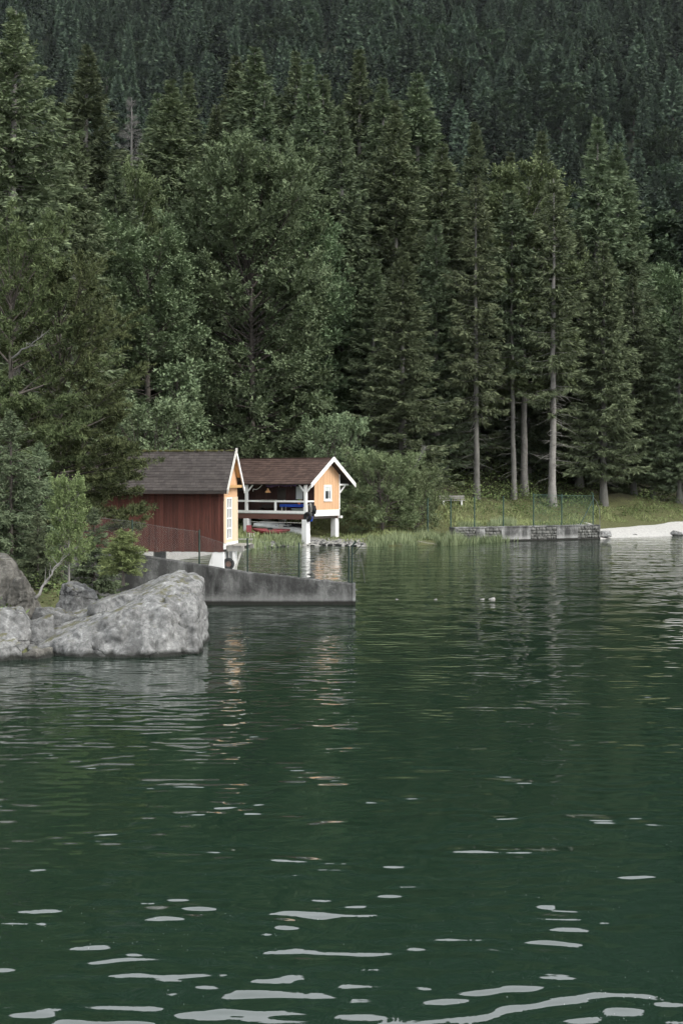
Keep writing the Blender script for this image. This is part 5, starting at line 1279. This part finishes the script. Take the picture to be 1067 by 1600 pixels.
# ------------------------------------------------------------------ grass, reeds, undergrowth
def scatter(n, x0, x1, y0, y1, dmin, dmax, seed):
    r_ = np.random.RandomState(seed); P = np.c_[r_.uniform(x0, x1, n), r_.uniform(y0, y1, n)]; d = shore_dist(P); return P[(d > dmin) & (d < dmax)], r_
def blades(name, P, r_, hmin, hmax, wd, lean, mat, label, patch=0.0, per=1):
    P = np.repeat(P, per, 0) + r_.normal(0, 0.06, (len(P) * per, 2)); pn = fbm(np.c_[P * 0.45, np.zeros(len(P))], 3, 4)
    P = P[pn > -0.45 + patch]; pn = pn[pn > -0.45 + patch]; n = len(P); z = np.maximum(ground_z(P), -0.1)
    Hh = r_.uniform(hmin, hmax, n) * np.clip(0.8 + 0.6 * pn, 0.4, 1.3); A_ = r_.uniform(0, 6.283, n)
    D = norm(np.c_[np.cos(A_) * lean * r_.uniform(0, 1, n), np.sin(A_) * lean * r_.uniform(0, 1, n), np.ones(n)])
    V, Fq = kites(np.c_[P, z - 0.02], D, Hh, wd * r_.uniform(0.6, 1.3, n), r_)
    o_ = link(name, mesh_np(name, V, Fq, mat, np.repeat(np.clip(0.5 + 0.5 * pn + r_.uniform(-0.35, 0.35, n), 0, 1), 4))); tag(o_, label, 'grass' if 'grass' in name else ('reeds' if 'reed' in name else 'undergrowth'), None, 'stuff'); return o_
P, r_ = scatter(26000, -9, 36, 106, 140, 1.3, 10.5, 31)
P = P[~((P[:, 0] > 21) & (shore_dist(P) < 6.2))]
blades('bank_grass', P, r_, 0.15, 0.5, 0.07, 0.8, M['grass'], 'short meadow grass on the far bank around the bench', 0.05, 2)
P, r_ = scatter(14000, 2.0, 14.5, 104, 121, -0.9, 2.6, 33)
blades('shore_reeds', P, r_, 0.3, 0.8, 0.05, 0.5, M['reed'], 'tall pale reeds along the water between the boathouse and the quay', 0.22, 2)
P, r_ = scatter(7000, 6.0, 13.6, 107, 119, -2.0, 0.0, 34)
blades('quay_reeds', P, r_, 0.75, 1.2, 0.05, 0.45, M['reed'], 'tall reeds standing in the water in front of the left half of the quay', 0.1, 2)
P, r_ = scatter(2500, -8.5, -2.6, 102, 111, -0.5, 2.4, 35)
blades('shore_grass', P, r_, 0.3, 0.8, 0.05, 0.5, M['reed'], 'grass tufts among the stones below the far boathouse', 0.25, 2)
P, r_ = scatter(85000, -14, 42, 112, 152, 8.0, 28, 37)
def ferns(name, P, r_, mat, label, size, hmax, patch):
    pn = fbm(np.c_[P * 0.5, np.zeros(len(P))], 3, 14); k_ = pn > patch; P = P[k_]; pn = pn[k_]; n = len(P)
    z = ground_z(P) + r_.uniform(0, 1, n) * hmax * np.clip(0.35 + pn, 0.1, 1.2)
    D = norm(np.c_[r_.normal(0, 1, (n, 2)), r_.normal(0.25, 0.4, n)])
    V, Fq = kites(np.c_[P, z], D, size * r_.uniform(0.6, 1.4, n), size * 0.5 * r_.uniform(0.6, 1.2, n), r_, norm(np.array([0, 0, 1.0]) + r_.normal(0, 0.5, (n, 3))))
    o_ = link(name, mesh_np(name, V, Fq, mat, np.repeat(np.clip(0.45 + 0.5 * pn + r_.uniform(-0.35, 0.35, n), 0, 1), 4))); tag(o_, label, 'undergrowth', None, 'stuff')
ferns('forest_undergrowth', P, r_, M['fern'], 'leafy undergrowth covering the forest floor behind the far bank', 0.22, 1.4, -0.35)
P, r_ = scatter(9000, -16, -6.5, 40, 62, 1.6, 14, 39)
ferns('bank_undergrowth', P, r_, M['fern'], 'low leafy plants under the pines on the left bank', 0.16, 0.5, -0.1)

# tiny flecks drifting on the near water
rg = np.random.RandomState(15); nf = 520
yy = rg.uniform(1290, 1640, nf); Yf = CAMZ * F / (yy - HOR); xf = (rg.uniform(-20, 1090, nf) - 533.5) * Yf / F
pn = fbm(np.c_[xf * 0.7, Yf * 0.7, 0 * xf], 2, 6); kf = pn > 0.12; xf, Yf = xf[kf], Yf[kf]; nf = len(xf); s_ = rg.uniform(0.0015, 0.0042, nf)
A_ = np.arange(6) * math.pi / 3
V = np.stack([np.c_[xf + s_ * math.cos(a), Yf + 1.5 * s_ * math.sin(a), np.full(nf, 0.004)] for a in A_], 1).reshape(-1, 3)
o_ = link('water_flecks', mesh_np('water_flecks', V, np.arange(nf * 6).reshape(-1, 6), M['white_hull'])); tag(o_, 'tiny pale flecks drifting on the near water', 'flecks', None, 'stuff')

# ================================================================== AIR
k = NT('lake haze'); pv = k.n('VolumePrincipled'); pv.inputs['Color'].default_value = (0.80, 0.88, 0.92, 1); pv.inputs['Density'].default_value = 0.000017; pv.inputs['Anisotropy'].default_value = 0.2
k.t.links.new(pv.outputs[0], k.out.inputs['Volume'])
HAZE = True
if HAZE:
    hzo = MB().box(-1700, 1700, -250, 2350, -5, 800).build('haze', k.m); tag(hzo, kind='stuff')
